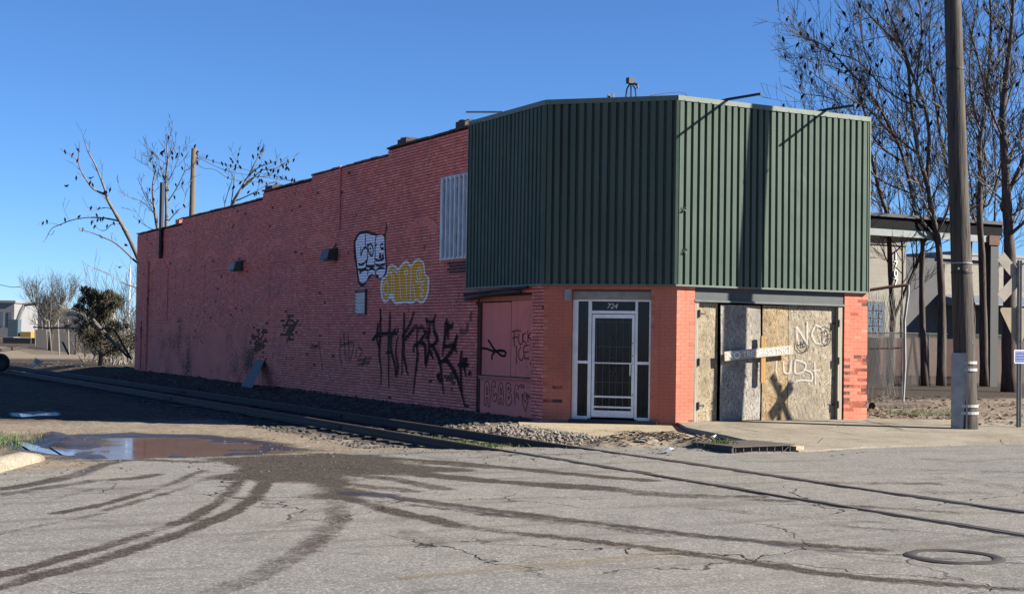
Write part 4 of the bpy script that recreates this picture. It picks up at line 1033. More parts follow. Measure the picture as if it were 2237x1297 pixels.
def ribbon(mb, P, N, w, taper=None):
    n = len(P); V = []; U = []; s = 0
    for i in range(n):
        t = (P[min(i + 1, n - 1)] - P[max(i - 1, 0)]).normalized(); b = N.cross(t).normalized()
        ww = w[i] if hasattr(w, '__len__') else w
        if 0 < i < n - 1:
            t1 = (P[i] - P[i - 1]).normalized(); ww = ww / max(.5, abs(t.dot(t1)))
        if i: s += (P[i] - P[i - 1]).length
        V += [P[i] + b * ww, P[i] - b * ww]; U += [(s * 5, 1), (s * 5, -1)]
    mb.add(V, [(2 * i, 2 * i + 1, 2 * i + 3, 2 * i + 2) for i in range(n - 1)], U)
def crom(P, m=5):
    if len(P) < 3: return [P[0].lerp(P[1], k / 4) for k in range(5)]
    Q = [P[0] * 2 - P[1]] + P + [P[-1] * 2 - P[-2]]; out = []
    for i in range(1, len(Q) - 2):
        for k in range(m):
            t = k / m; a, b, c, d = Q[i - 1], Q[i], Q[i + 1], Q[i + 2]
            out.append(.5 * ((2 * b) + (c - a) * t + (2 * a - 5 * b + 4 * c - d) * t * t + (3 * b - a - 3 * c + d) * t ** 3))
    return out + [P[-1]]
hand('NO', .05, .40, .125, SM, M_MKWS, sb, w=.012); hand('TRESPASSING!', .46, sl - .06, .10, SM, M_MKWS, sb, w=.0075)
def paint(name, strokes, plane, N, mat, w, parent=B, off=.006, smooth=True, tap=False):
    mb = MB()
    for k, st in enumerate(strokes):
        P = [Vector(plane(*p)) + Vector(N) * (off + .00035 * k) for p in st]
        if smooth: P = crom(P)
        ww = w
        if tap:
            n = len(P); ww = [w * (.55 + .6 * math.sin(math.pi * min(1, (i + 1) / n * 1.15))) for i in range(n)]
        ribbon(mb, P, Vector(N), ww)
    return mb.build(name, mat, parent)
def fill(name, poly, plane, N, mat, off, parent=B):
    P = crom([Vector(plane(*p)) + Vector(N) * off for p in poly + poly[:1]], 4)[:-1]
    mb = MB(); mb.add(P, [tuple(range(len(P)))]); o = mb.build(name, mat, parent)
    bm = bmesh.new(); bm.from_mesh(o.data); bmesh.ops.triangulate(bm, faces=bm.faces[:]); bm.to_mesh(o.data); bm.free(); return o
PW = lambda a, b: onX(a, b, XW); NW = (-1, 0, 0)
PF = lambda a, b: onY(a, b, YB - .03); NF = (0, -1, 0)
zb = lambda pts: ZZ(1540, 640, 4.472, pts)
paint('graffiti', [zb(q) for q in ([(895, 330), (905, 500)], [(895, 325), (950, 410), (1000, 500)], [(1000, 280), (1000, 500)], [(1080, 310), (1045, 400), (1090, 490), (1160, 470), (1150, 350), (1075, 310)],
    [(700, 660), (695, 760), (715, 850)], [(765, 660), (775, 770), (830, 770), (840, 660)], [(880, 660), (885, 780), (960, 760), (985, 690), (880, 650)], [(960, 740), (1040, 780), (1040, 850), (930, 850), (850, 880)], [(1070, 670), (1080, 890)], [(1050, 760), (1120, 750)])], PF, NF, M_MKW, .022)['label'] = 'white sprayed letters on the strand board'
paint('graffiti', [zb(q) for q in ([(900, 470), (900, 540), (960, 580), (1010, 520), (1010, 460)], [(925, 430), (930, 520)], [(960, 460), (945, 530)], [(925, 500), (975, 490)], [(950, 520), (985, 520)], [(1130, 440), (1150, 500), (1200, 500), (1225, 430), (1200, 350), (1140, 330)], [(1145, 375), (1190, 370)], [(1165, 375), (1160, 440)], [(1215, 400), (1190, 410), (1190, 450), (1215, 445)])], PF, NF, M_MKB, .011, off=.012)

# ------------------------------------------------------------------ boarded shop window of the long wall
mb = MB(); XP = XW + .09
mb.box(XP, XP + .02, 3.62, 4.98, .90, 2.50); mb.build('window_board', M_PAINT, B)
mb = MB(); mb.box(XP - .004, XP + .02, 2.56, 3.59, .90, 2.52); mb.build('window_board', M_PAINT, B)
mb = MB(); mb.box(XP - .03, XP + .03, 2.552, 5.075, 2.525, 2.635); mb.build('window_head', M_PAINTF, B)
mb = MB(); mb.box(XP - .05, XP + .03, 4.99, 5.076, .10, 2.52); mb.build('window_jamb', M_RUST, B)
mb = MB(); mb.box(XP - .075, XP + .03, 2.552, 4.985, .815, .885); mb.build('window_sill', M_PAINTF, B)
mb = MB(); mb.box(XP - .03, XP + .02, 2.552, 4.985, .02, .81); mb.build('apron_panel', M_PAINT, B)
mb = MB(); mb.box(XP - .0, XP + .03, 3.592, 3.618, .90, 2.5); mb.build('board_gap', M_BLACK, B)
mb = MB(); mb.tube([(-.03, 5.5, 2.70), (-.05, 4.2, 2.74), (-.03, 2.55, 2.79)], .035, 7); mb.tube([(.0, 5.55, 2.58), (-.06, 4.5, 2.65), (-.04, 2.8, 2.70)], .03, 7); mb.build('gutter', M_BLACK, B)
mb = MB(); mb.prism([(-.02, 5.5, 2.55), (-.02, 4.4, 2.62), (-.02, 4.4, 2.70), (-.02, 5.55, 2.66)], (.09, 0, 0)); mb.build('loose_flashing', M_COPER, B)
PP = lambda a, b: onX(a, b, XP - .006); PA = lambda a, b: onX(a, b, XP - .03)
zf = lambda pts: ZZ(1030, 690, 6.173, pts)
g1 = paint('graffiti', [zf(q) for q in ([(545, 215), (600, 195), (670, 200)], [(580, 205), (575, 300), (580, 420)], [(550, 295), (625, 280)], [(640, 240), (640, 340), (665, 385), (690, 340), (690, 230)], [(735, 225), (700, 260), (700, 330), (740, 365)], [(762, 195), (765, 360)], [(815, 210), (770, 275), (825, 330)],
    [(610, 400), (612, 520), (610, 635)], [(670, 415), (640, 480), (645, 570), (680, 600), (700, 560)], [(775, 395), (720, 400), (705, 470), (720, 570), (770, 560)], [(715, 485), (775, 480)])], PP, NW, M_MKB, .012)
g1['label'] = 'black marker slogan on the boarded window'
paint('graffiti', [zf(q) for q in ([(110, 430), (200, 440), (290, 470), (370, 470), (450, 470)], [(225, 320), (270, 390), (320, 460), (400, 530), (450, 540)], [(280, 590), (280, 530), (320, 480), (400, 460), (460, 490), (450, 545)])], PP, NW, M_MKB, .028, off=.008)
def bub(pts): return zf(pts)
paint('graffiti', [zf(q) for q in ([(175, 1200), (175, 1000), (190, 890), (225, 885), (245, 960), (250, 1205), (225, 1205), (222, 1110), (200, 1110), (198, 1200), (175, 1200)], [(203, 1050), (205, 960), (218, 960), (220, 1050), (203, 1050)],
    [(325, 960), (325, 890), (290, 880), (270, 960), (275, 1080), (300, 1150), (335, 1130), (340, 1050), (315, 1050), (310, 1080), (295, 1050), (295, 950), (325, 960)], [(360, 1180), (362, 1000), (390, 900), (420, 920), (435, 1100), (430, 1185), (410, 1180), (405, 1110), (388, 1110), (385, 1180), (360, 1180)], [(390, 1050), (393, 970), (405, 980), (408, 1050), (390, 1050)],
    [(470, 910), (468, 1050), (470, 1180), (510, 1205), (545, 1150), (540, 1070), (515, 1040), (535, 990), (520, 910), (470, 905)], [(495, 960), (512, 970), (498, 1000), (495, 960)], [(495, 1090), (515, 1085), (505, 1120), (495, 1090)], [(605, 905), (585, 1000), (585, 1130), (600, 1200)],
    [(620, 930), (640, 955), (625, 1000)], [(660, 925), (640, 955)], [(690, 925), (670, 930), (675, 965), (690, 960)], [(715, 930), (700, 940), (715, 960), (700, 970)], [(735, 965), (742, 965)], [(760, 965), (767, 965)], [(790, 965), (797, 965)],
    [(600, 1110), (610, 1030), (625, 1100)], [(637, 1040), (637, 1110), (655, 1110)], [(680, 1060), (690, 1100), (700, 1060), (680, 1055)], [(715, 1100), (715, 1030), (730, 1030)], [(740, 1100), (745, 1040), (760, 1100), (765, 1040)], [(780, 1050), (775, 1090), (795, 1090), (800, 1050)],
    [(728, 1160), (700, 1110), (690, 1150), (730, 1290)], [(728, 1160), (750, 1110), (765, 1150), (730, 1290)])], PA, NW, M_MKB, .009)['label'] = 'black outlined bubble letters on the apron panel'

# ------------------------------------------------------------------ sprayed tags on the long wall
zt = lambda pts: ZZ(810, 660, 5.404, pts)
tagS = [[(115, 70), (118, 200), (115, 400), (105, 620), (125, 800), (125, 970)], [(90, 240), (80, 440), (110, 560)], [(20, 450), (80, 390), (180, 370), (300, 370), (330, 300)], [(232, 110), (225, 300), (215, 520), (215, 760), (215, 1000)],
        [(300, 310), (250, 400), (245, 560), (290, 740), (305, 850), (325, 760), (300, 600), (310, 470), (330, 400)], [(400, 120), (395, 300), (385, 460), (375, 640), (370, 850)], [(510, 110), (470, 250), (400, 370), (385, 420), (430, 410), (540, 280), (550, 380), (545, 520)],
        [(400, 450), (390, 600), (420, 760), (440, 850)], [(545, 350), (600, 290), (650, 360), (590, 450), (550, 500)], [(550, 500), (555, 640), (535, 820), (505, 1080)], [(510, 590), (515, 520), (580, 480), (640, 500), (650, 600), (655, 720), (690, 580), (685, 440), (665, 250), (655, 180)],
        [(655, 210), (700, 240), (745, 220), (770, 140)], [(745, 220), (750, 330), (790, 440), (720, 520), (690, 480)], [(700, 250), (690, 380), (650, 430)], [(720, 490), (770, 580), (820, 700), (840, 840), (865, 1080)], [(705, 560), (740, 670)],
        [(885, 230), (885, 380), (865, 520), (850, 640)], [(900, 190), (910, 260), (960, 290), (975, 230)], [(915, 290), (920, 450)], [(1030, 380), (1000, 500), (1020, 600)], [(870, 530), (990, 510), (900, 650), (800, 720)], [(840, 700), (900, 690), (970, 780), (1030, 900), (1080, 1080), (1120, 1230)],
        [(830, 850), (800, 870), (830, 930), (840, 900)], [(1080, 570), (1070, 700), (1070, 880), (1085, 1060)], [(1035, 740), (1100, 740), (1130, 880)], [(1140, 650), (1120, 740), (1165, 730)], [(1105, 650), (1110, 720)], [(1185, 820), (1160, 860)]]
paint('graffiti', [zt(q) for q in tagS], PW, NW, M_SPH, .10, off=.0045, tap=True)['label'] = 'soft black overspray round the tag'
o = paint('graffiti', [zt(q) for q in tagS], PW, NW, M_SPB, .052, off=.016, tap=True); o['label'] = 'tall dripping black spray tag'
zv = lambda pts: ZZ(740, 460, 4.9875, pts)
fill('graffiti', zv([(165, 330), (215, 245), (300, 215), (400, 245), (470, 262), (505, 240), (520, 125), (530, 190), (510, 260), (515, 420), (525, 600), (520, 680), (460, 750), (370, 710), (310, 770), (265, 830), (215, 790), (190, 620), (165, 470)]), PW, NW, M_SPT, .0075)['label'] = 'dark outline of the lilac bubble piece'
fill('graffiti', zv([(185, 350), (225, 270), (300, 250), (400, 275), (490, 275), (500, 420), (512, 590), (505, 680), (460, 735), (420, 720), (370, 690), (330, 710), (300, 770), (260, 785), (230, 760), (210, 620), (195, 480)]), PW, NW, M_SPL, .0085)['label'] = 'lilac bubble lettering'
paint('graffiti', [zv(q) for q in ([(295, 255), (293, 400)], [(412, 270), (400, 360), (400, 500), (395, 600)], [(245, 395), (245, 490), (265, 430), (300, 400), (320, 450), (310, 540), (250, 590), (215, 575)], [(310, 370), (325, 380), (345, 360), (365, 375), (380, 430), (370, 490), (345, 480), (330, 440), (320, 390)], [(350, 450), (360, 455)], [(340, 410), (355, 415)],
    [(400, 385), (420, 365)], [(490, 365), (465, 370), (465, 410), (495, 415)], [(445, 485), (460, 475), (462, 495), (445, 510), (468, 510)], [(495, 478), (478, 490), (490, 505), (478, 515)], [(320, 520), (310, 600), (395, 605)], [(405, 530), (440, 545), (500, 520)], [(405, 585), (450, 600), (510, 580)], [(215, 640), (260, 645), (300, 620), (305, 580)], [(230, 680), (270, 650), (320, 650), (320, 700)], [(330, 650), (360, 630), (400, 650), (405, 700)], [(415, 650), (450, 625), (505, 630)], [(410, 700), (440, 720)])], PW, NW, M_SPB, .032, off=.0095)
fill('graffiti', zv([(455, 850), (470, 740), (520, 700), (540, 610), (595, 585), (650, 620), (690, 580), (745, 540), (790, 590), (830, 540), (880, 525), (935, 570), (950, 690), (990, 730), (985, 880), (950, 980), (900, 1015), (850, 985), (800, 1015), (720, 1005), (630, 1025), (595, 990), (560, 960), (520, 1005), (475, 970)]), PW, NW, M_SPW, .0078)['label'] = 'white outline of the ochre bubble piece'
fill('graffiti', zv([(475, 850), (490, 755), (530, 720), (555, 630), (595, 605), (650, 650), (700, 600), (745, 565), (785, 620), (835, 565), (880, 548), (920, 580), (935, 690), (970, 745), (965, 880), (935, 960), (900, 990), (850, 960), (800, 990), (720, 980), (630, 995), (605, 950), (590, 900), (560, 900), (530, 975), (490, 950)]), PW, NW, M_SPO, .0087)['label'] = 'ochre bubble lettering'
paint('graffiti', [zv(q) for q in ([(520, 760), (490, 830), (500, 900), (530, 910), (545, 830), (520, 760)], [(560, 700), (580, 680), (580, 880)], [(600, 690), (610, 960)], [(660, 640), (680, 960)], [(740, 640), (720, 670), (740, 700), (760, 670), (740, 640)], [(740, 720), (745, 960)], [(795, 590), (785, 980)], [(880, 620), (850, 680), (870, 750), (900, 740), (905, 660), (880, 610)], [(840, 760), (880, 790), (940, 760)], [(930, 800), (890, 840), (930, 870), (890, 920), (930, 940)], [(880, 650), (885, 720)], [(550, 690), (600, 650), (650, 690)], [(820, 800), (840, 960)])], PW, NW, M_SPW, .02, off=.0097)
zg = lambda pts: ZZ(600, 560, 3.602, pts)
paint('graffiti', [zg(q) for q in ([(520, 640), (515, 780), (530, 850)], [(545, 600), (560, 800)], [(580, 610), (590, 830)], [(520, 700), (620, 680), (600, 820)], [(650, 720), (640, 790)], [(660, 710), (690, 740), (670, 790)], [(650, 820), (760, 800)], [(660, 850), (750, 830)], [(690, 860), (720, 790)], [(280, 720), (350, 700)], [(290, 690), (340, 710)], [(350, 660), (380, 900)])], PW, NW, M_SPG, .045, off=.008)['label'] = 'faded buffed grey tag'
paint('graffiti', [zt(q) for q in ([(1190, 100), (1180, 230)], [(1140, 350), (1050, 340)], [(1145, 250), (1140, 350)])], PW, NW, M_SPG, .08, off=.008)

# ------------------------------------------------------------------ things fixed to the wall and roof
def lamp(px0, label, i):
    P = onX(*px0, XW); t = thing('wall_lamp', (XW, P[1], P[2]), label, 'wall lamp', 'box lamps on the brick wall')
    y, z = P[1], P[2]
    mb = MB(); mb.box(XW - .06, XW - .01, y - .3, y + .3, z - .17, z + .17); mb.build('back_plate', M_DARKSTEEL, t)
    mb = MB(); mb.prism([(XW - .061, y - .29, z - .16), (XW - .061, y - .29, z + .16), (XW - .26, y - .29, z + .12), (XW - .32, y - .29, z - .14)], (0, .58, 0)); mb.build('housing', M_FLANGE if i == 0 else M_DARKSTEEL, t)
    mb = MB(); mb.box(XW - .30, XW - .08, y - .25, y + .25, z - .185, z - .165); mb.build('lens', M_STAIN, t)
    mb = MB(); mb.tube([(XW - .05, y - .1 if i else y, z + .17), (XW - .05, y - .25 if i else y, z + .28)], .02, 6); mb.build('conduit_stub', M_DARKSTEEL, t)
lamp((525, 581), 'box wall lamp with pale grey cover, joined to the conduit end', 0); lamp((730, 556), 'dark box wall lamp beside the lilac graffiti', 1)
def rod(base, tip, label):
    bP = onY(*base, 0.0); d = ray(*tip); T = CAM + d * ((bP[0] - CAM[0]) / d[0])
    t = thing('sign_arm', bP, label, 'sign arm', 'steel arms over the fascia')
    mb = MB(); mb.tube([bP + (0, .35, .03), bP + (0, 0, .035), T + (0, 0, .0)], [.03, .03, .027], 8); mb.build('arm', M_BLACK, t)
    mb = MB(); mb.box(bP[0] - .05, bP[0] + .05, bP[1] + .0, bP[1] + .09, bP[2] - .05, bP[2] + .004); mb.build('bracket', M_BLACK, t)
rod((1590, 221), (1663, 205), 'black steel arm jutting over the fascia top near the corner'); rod((1806, 243), (1868, 230), 'black steel arm jutting over the fascia top before the bare trees')
ap = onC(1378, 212, .6); at = thing('antenna_mount', (ap[0], ap[1], ap[2] - .3), 'black tripod mount with a small box on the corner roof', 'antenna mount')
tp = onC(1378, 180, .6)
for dxp in (-17, 1, 19):
    q = onC(1378 + dxp, 215, .6 + (.2 if dxp == 1 else 0)); mb = MB(); mb.tube([tp, (tp + q) / 2 + np.array([0, 0, .03]), q - np.array([0, 0, .5])], .016, 6); mb.build('leg', M_BLACK, at)
mb = MB(); mb.box(tp[0] - .08, tp[0] + .07, tp[1] - .06, tp[1] + .06, tp[2] - .03, tp[2] + .09); mb.build('box', M_BLACK, at)
mb = MB(); q = onC(1393, 186, .6); mb.tube([tp, q, q - np.array([0, 0, .07])], .028, 6); mb.build('head', M_BLACK, at)
cbx = [onY(a, b, .05) for a, b in ((1420, 209), (1450, 204), (1485, 201), (1498, 205), (1501, 212), (1495, 215))]
mb = MB(); mb.tube(cbx, .008, 5); tag(mb.build('cable', M_BLACK), 'thin black cable looping over the fascia corner', 'cable')
a, b = onX(1019, 245, .4), onX(1100, 245, .4); mb = MB(); mb.tube([a, b], .022, 6); mb.tube([b, b - np.array([0, 0, .6])], .02, 6); tag(mb.build('roof_pipe', M_GALV), 'pale horizontal pipe on the roof behind the fascia', 'pipe')
for px_, h in ((1330, .14), (1340, .17)):
    q = onC(px_, 214, .12); mb = MB(); mb.box(q[0] - .03, q[0] + .03, q[1] - .01, q[1] + .01, ZT - .05, ZT + h * .6, Matrix.Identity(4)); mb.build('fascia_tab', M_DARKSTEEL, B)
# leaning panel and fallen plank
P0, P1 = onX(528, 842, -.75), onX(560, 786, XW - .02)
pt = thing('leaning_board', P0, 'speckled grey board leaning against the brick wall', 'board')
w1 = onX(578, 786, XW - .02); w0 = onX(551, 847, -.75); mb = MB()
A = [Vector(P0), Vector(w0), Vector(w1), Vector(P1)]; mb.prism(A, (-.02, 0, -.012)); mb.build('panel', plain('speckled_grey_panel', (.20, .215, .225), .7, c2=(.14, .15, .16), sc=14), pt)
a, b = onX(556, 862, -1.0), onX(612, 843, -.3); a[2] = tz(a[0], a[1]) + .05; b[2] = tz(b[0], b[1]) + .06; M = frame(a, b - a, (0, 0, 1)); mb = MB(); mb.box(0, float(np.linalg.norm(b - a)), -.02, .02, -.12, .12, M); tag(mb.build('plank', M_OLDBOARD), 'dark old plank lying by the leaning board', 'plank')

# ------------------------------------------------------------------ utility pole at the pavement
PB = np.array([7.15, -2.68, .0]); LX, LY = -.002, .052
def pol(z): return PB + np.array([LX * z, LY * z, z])
up = thing('utility_pole', PB, 'tall weathered wooden utility pole with steel guard in front of the boarded doors', 'utility pole')
mb = MB(); zs = [-.2, 0, .6, 1.5, 3, 4.5, 6, 7.5, 9, 10.5, 12]
n = 18; V = []
for z in zs:
    c = pol(z); R = .222 - .0062 * max(z, 0)
    for k in range(n):
        a = 6.2832 * k / n; rr = R * (1 + .022 * math.sin(5 * a + .4 * z) + RNG.uniform(-.012, .012)); V.append(c + np.array([rr * math.cos(a), rr * math.sin(a), 0]))
mb.add(V, [(i * n + k, i * n + (k + 1) % n, (i + 1) * n + (k + 1) % n, (i + 1) * n + k) for i in range(len(zs) - 1) for k in range(n)])
mb.build('pole', M_POLE, up, smooth=True)
# steel channel truss strapped to the pole foot
tocam = Vector((CAM[0] - PB[0], CAM[1] - PB[1], 0)).normalized(); tc = Vector((tocam.y, -tocam.x, 0))
GMx = lambda z: Vector(pol(.6)) + Vector((0, 0, z - .6)) + tc * .13 + tocam * .19
mb = MB(); side = Vector((-tocam.y, tocam.x, 0)) * -1
for z0, z1 in ((-.15, 1.57),):
    def cp(z, a, b): return GMx(z) + tc * a + tocam * b
    for (a0, a1, b0, b1) in ((-.13, .13, .0, .03), (-.16, -.13, -.15, .055), (.13, .155, -.15, .03)):
        V = [cp(z, a, b) for z in (z0, z1) for a, b in ((a0, b0), (a1, b0), (a1, b1), (a0, b1))]
        mb.add(V, [(0, 3, 2, 1), (4, 5, 6, 7), (0, 1, 5, 4), (1, 2, 6, 5), (2, 3, 7, 6), (3, 0, 4, 7)])
mb.build('steel_guard', M_GALV, up)
for z in (1.38, 1.24, .52, .38):
    mb = MB(); c = Vector(pol(z)); pts = []
    for k in range(13):
        a = math.radians(-75 + 210 * k / 12); pts.append(c - tc * (.236 * math.cos(a)) + tocam * (.236 * math.sin(a)))
    pts.append(GMx(z) + tc * -.17 + tocam * .06); 
    V = []
    for p in pts: V += [p + Vector((0, 0, -.028)), p + Vector((0, 0, .028))]
    mb.add(V, [(2 * i, 2 * i + 1, 2 * i + 3, 2 * i + 2) for i in range(len(pts) - 1)]); mb.build('strap', M_BAND, up)
for z, mt, h in ((3.37, M_GALV, .012), (3.18, M_BLACK, .012), (7.32, M_BLACK, .015)):
    mb = MB(); c = pol(z); R = .224 - .0062 * z + .006; mb.lathe([(R, -h), (R + .006, -h), (R + .006, h), (R, h)], 20, Matrix.Translation(c)); mb.build('wire_band', mt, up)
for (px_, py_) in ((2128, 748), (2100, 592), (2120, 595)):
    z = pol(0)[2] + (935 - py_) / 105.5; c = Vector(pol(z)) + tocam * (.222 - .006 * z) - tc * ((px_ - 2108) / 105.5 * .8); mb = MB(); mb.lathe([(.022, -.012), (.022, .012), (.012, .018)], 8, Matrix.Translation(c) @ tocam.to_track_quat('Z', 'Y').to_matrix().to_4x4()); mb.build('bolt', M_BAND, up)

# ------------------------------------------------------------------ railway crossing sign seen from behind
SB = np.array([8.65, -2.63, .07]); cs = thing('crossing_sign', SB, 'railway crossing crossbuck and yield sign seen from behind on a steel post', 'crossing sign')
sx = Vector((.98, -.199, 0)); sn = Vector((-.199, -.98, 0)); S0 = Vector(SB)
def sp(a, z, d=0): return S0 + sx * a + Vector((0, 0, z)) + sn * d
mb = MB()
for (a0, a1, d0, d1) in ((-.03, .03, -.004, 0), (-.034, -.03, -.004, .035), (.03, .034, -.004, .035)):
    V = [sp(a, z, d) for z in (-.3, 3.42) for a, d in ((a0, d0), (a1, d0), (a1, d1), (a0, d1))]; mb.add(V, [(0, 3, 2, 1), (4, 5, 6, 7), (0, 1, 5, 4), (1, 2, 6, 5), (2, 3, 7, 6), (3, 0, 4, 7)])
V = [sp(a, z, d) for z in (-.3, 3.42) for a, d in ((-.05, -.006), (.05, -.006), (.05, -.022), (-.05, -.022))]; mb.add(V, [(0, 3, 2, 1), (4, 5, 6, 7), (0, 1, 5, 4), (1, 2, 6, 5), (2, 3, 7, 6), (3, 0, 4, 7)])
mb.build('post', M_GALV, cs)
for k, sg in enumerate((1, -1)):
    mb = MB(); c, s_ = math.cos(math.radians(45)), math.sin(math.radians(45)) * sg
    V = [sp(l * c - w * s_, 3.06 + l * s_ + w * c, -.026 - .012 * k) for l, w in ((-.61, -.115), (.61, -.115), (.61, .115), (-.61, .115))]
    mb.prism(V, -sn * .006); mb.build('crossbuck_blade', M_SIGNGREY, cs)
mb = MB(); tri = []
for (a, z, c0_, c1_) in ((-.44, 2.42, -30, 90), (.44, 2.42, 90, 210), (0, 1.64, 210, 330)):
    cx_, cz_ = a * .88, 2.16 + (z - 2.16) * .88
    for q in range(6):
        t = math.radians({0: 210, 1: 90, 2: -30}[[-.44, .44, 0].index(a)] - q * 24 + (0 if True else 0)); tri.append(sp(cx_ + .05 * math.cos(t), cz_ + .05 * math.sin(t), -.028))
mb.prism(tri, -sn * .005); mb.build('yield_plate', M_TAN, cs)
mb = MB(); mb.prism([sp(a, z, .037) for a, z in ((-.13, 1.30), (.13, 1.30), (.15, 1.32), (.15, 1.56), (.13, 1.58), (-.13, 1.58), (-.15, 1.56), (-.15, 1.32))], sn * .004); bp = mb.build('notice_plate', M_WHITE, cs)
mb = MB(); mb.prism([sp(a, z, .0412) for a, z in ((-.125, 1.325), (.125, 1.325), (.125, 1.555), (-.125, 1.555))], sn * .001); mb.build('blue_field', M_BLUE, bp)
for k, (tx, sz) in enumerate((('REPORT PROBLEM', .033), ('OR EMERGENCY', .036), ('CALL RAILROAD', .035), ('CROSSING NO.', .033))):
    text_mesh('lettering', tx, sz, frame(sp(0, 1.525 - k * .056, .0435), sx, (0, 0, 1)), M_WHITE, bp, ext=.0003)
for z in (3.06, 2.36, 1.75): mb = MB(); mb.lathe([(.014, 0), (.014, .015)], 8, Matrix.Translation(sp(0, z, .0)) @ sn.to_track_quat('Z', 'Y').to_matrix().to_4x4()); mb.build('bolt', M_BLACK, cs)

# ------------------------------------------------------------------ bare trees
def limb3(pts, D, seed, wob=.5):
    rg = random.Random(seed); out = []; off = 0
    for i, p in enumerate(pts):
        if i: off += rg.uniform(-wob, wob)
        out.append(Vector(atD(p[0], p[1], D + off)))
    return out
def rnd_dir(rg): 
    v = Vector((rg.gauss(0, 1), rg.gauss(0, 1), rg.gauss(0, 1))); return v.normalized()
def grow(mb, p, d, L, r, lev, rg, perches, up=.25, split=3, seg=4, sag=0.0):
    P = [p]; R = [r]; cur = p.copy(); dr = d.normalized()
    for i in range(seg):
        dr = (dr + rnd_dir(rg) * .16 + Vector((0, 0, up * .25 - sag))).normalized(); cur = cur + dr * (L / seg); P.append(cur.copy()); R.append(max(r * (1 - .72 * (i + 1) / seg), .0075))
    mb.tube(P, R, 4 if lev > 1 else 3, cap=False)
    if lev <= 2: perches.append((P[-1].copy(), lev)); perches.append((P[seg // 2].copy(), lev))
    if lev <= 0: return
    for k in range(split + (1 if lev == 2 else 0)):
        t = rg.uniform(.2, 1.0); i = min(int(t * seg), seg - 1); q = P[i].lerp(P[i + 1], t * seg - i)
        nd = (dr * .9 + rnd_dir(rg) * .75 + Vector((0, 0, up))).normalized()
        grow(mb, q, nd, L * rg.uniform(.42, .68), max(r * .5, .006), lev - 1, rg, perches, up, split, max(2, seg - 1), sag)
def tree(name, label, group, limbs, D, seed, bark, twig, base=None, dens=1.0, sec=(1.2, 3.0), lev=2, up=.3, start=.25, wob=.5, rtw=.028, split=3, minr=.02):
    rg = random.Random(seed); per = []
    L3 = [(limb3(p, D, seed + i, wob), r0, r1) for i, (p, r0, r1) in enumerate(limbs)]
    if base is not None: L3[0] = ([Vector(base)] + L3[0][0], L3[0][1], L3[0][2])
    # graft side limbs to the nearest point of an earlier limb
    for i in range(1, len(L3)):
        P = L3[i][0]; best = min((q for j in range(i) for q in crom(L3[j][0], 6)), key=lambda q: abs((q - P[0]).dot(Vector(_r))) + abs((q - P[0]).dot(Vector(_u))))
        dd = (best - P[0]).dot(Vector(_f))
        for k in range(len(P)): P[k] = P[k] + Vector(_f) * dd * max(0, 1 - k / (len(P) * 1.5))
        if (best - P[0]).length > .02: P.insert(0, best.copy())
    t = thing(name, L3[0][0][0], label, 'tree', group)
    mb = MB()
    for P, r0, r1 in L3:
        Q = crom(P, 3); n = len(Q); mb.tube(Q, [(r0 + (r1 - r0) * (i / (n - 1)) ** .6) * (1 + .08 * math.sin(i * 1.9 + r0 * 50)) for i in range(n)], 9 if r0 > .1 else 5)
        for i in range(0, n, 2): per.append((Q[i].copy(), 3))
    mb.build('trunk', bark, t, smooth=True)
    mb = MB()
    for P, r0, r1 in L3:
        Q = crom(P, 3); n = len(Q); tot = sum((Q[i + 1] - Q[i]).length for i in range(n - 1)); m = int(tot * dens)
        for k in range(m):
            u_ = start + (1 - start) * (k + rg.random()) / m if m else 1
            i = min(int(u_ * (n - 1)), n - 2); p = Q[i].lerp(Q[i + 1], u_ * (n - 1) - i); tg = (Q[i + 1] - Q[i]).normalized()
            d = (tg * .8 + rnd_dir(rg) * .8 + Vector((0, 0, up * .6))).normalized()
            rr = r0 + (r1 - r0) * u_
            grow(mb, p, d, rg.uniform(*sec) * (1.15 - .5 * u_), max(min(rr * .45, rtw), .008), lev, rg, per, up, split)
        if minr:
            grow(mb, Q[-1], Q[-1] - Q[-2], sec[0] * .8, r1, max(1, lev - 1), rg, per, up, split)
    mb.build('crown', twig, t)
    return t, per
GR = 'bare trees behind the building'
PER = []
def gb(px_, py_): return G(px_, py_, .05)
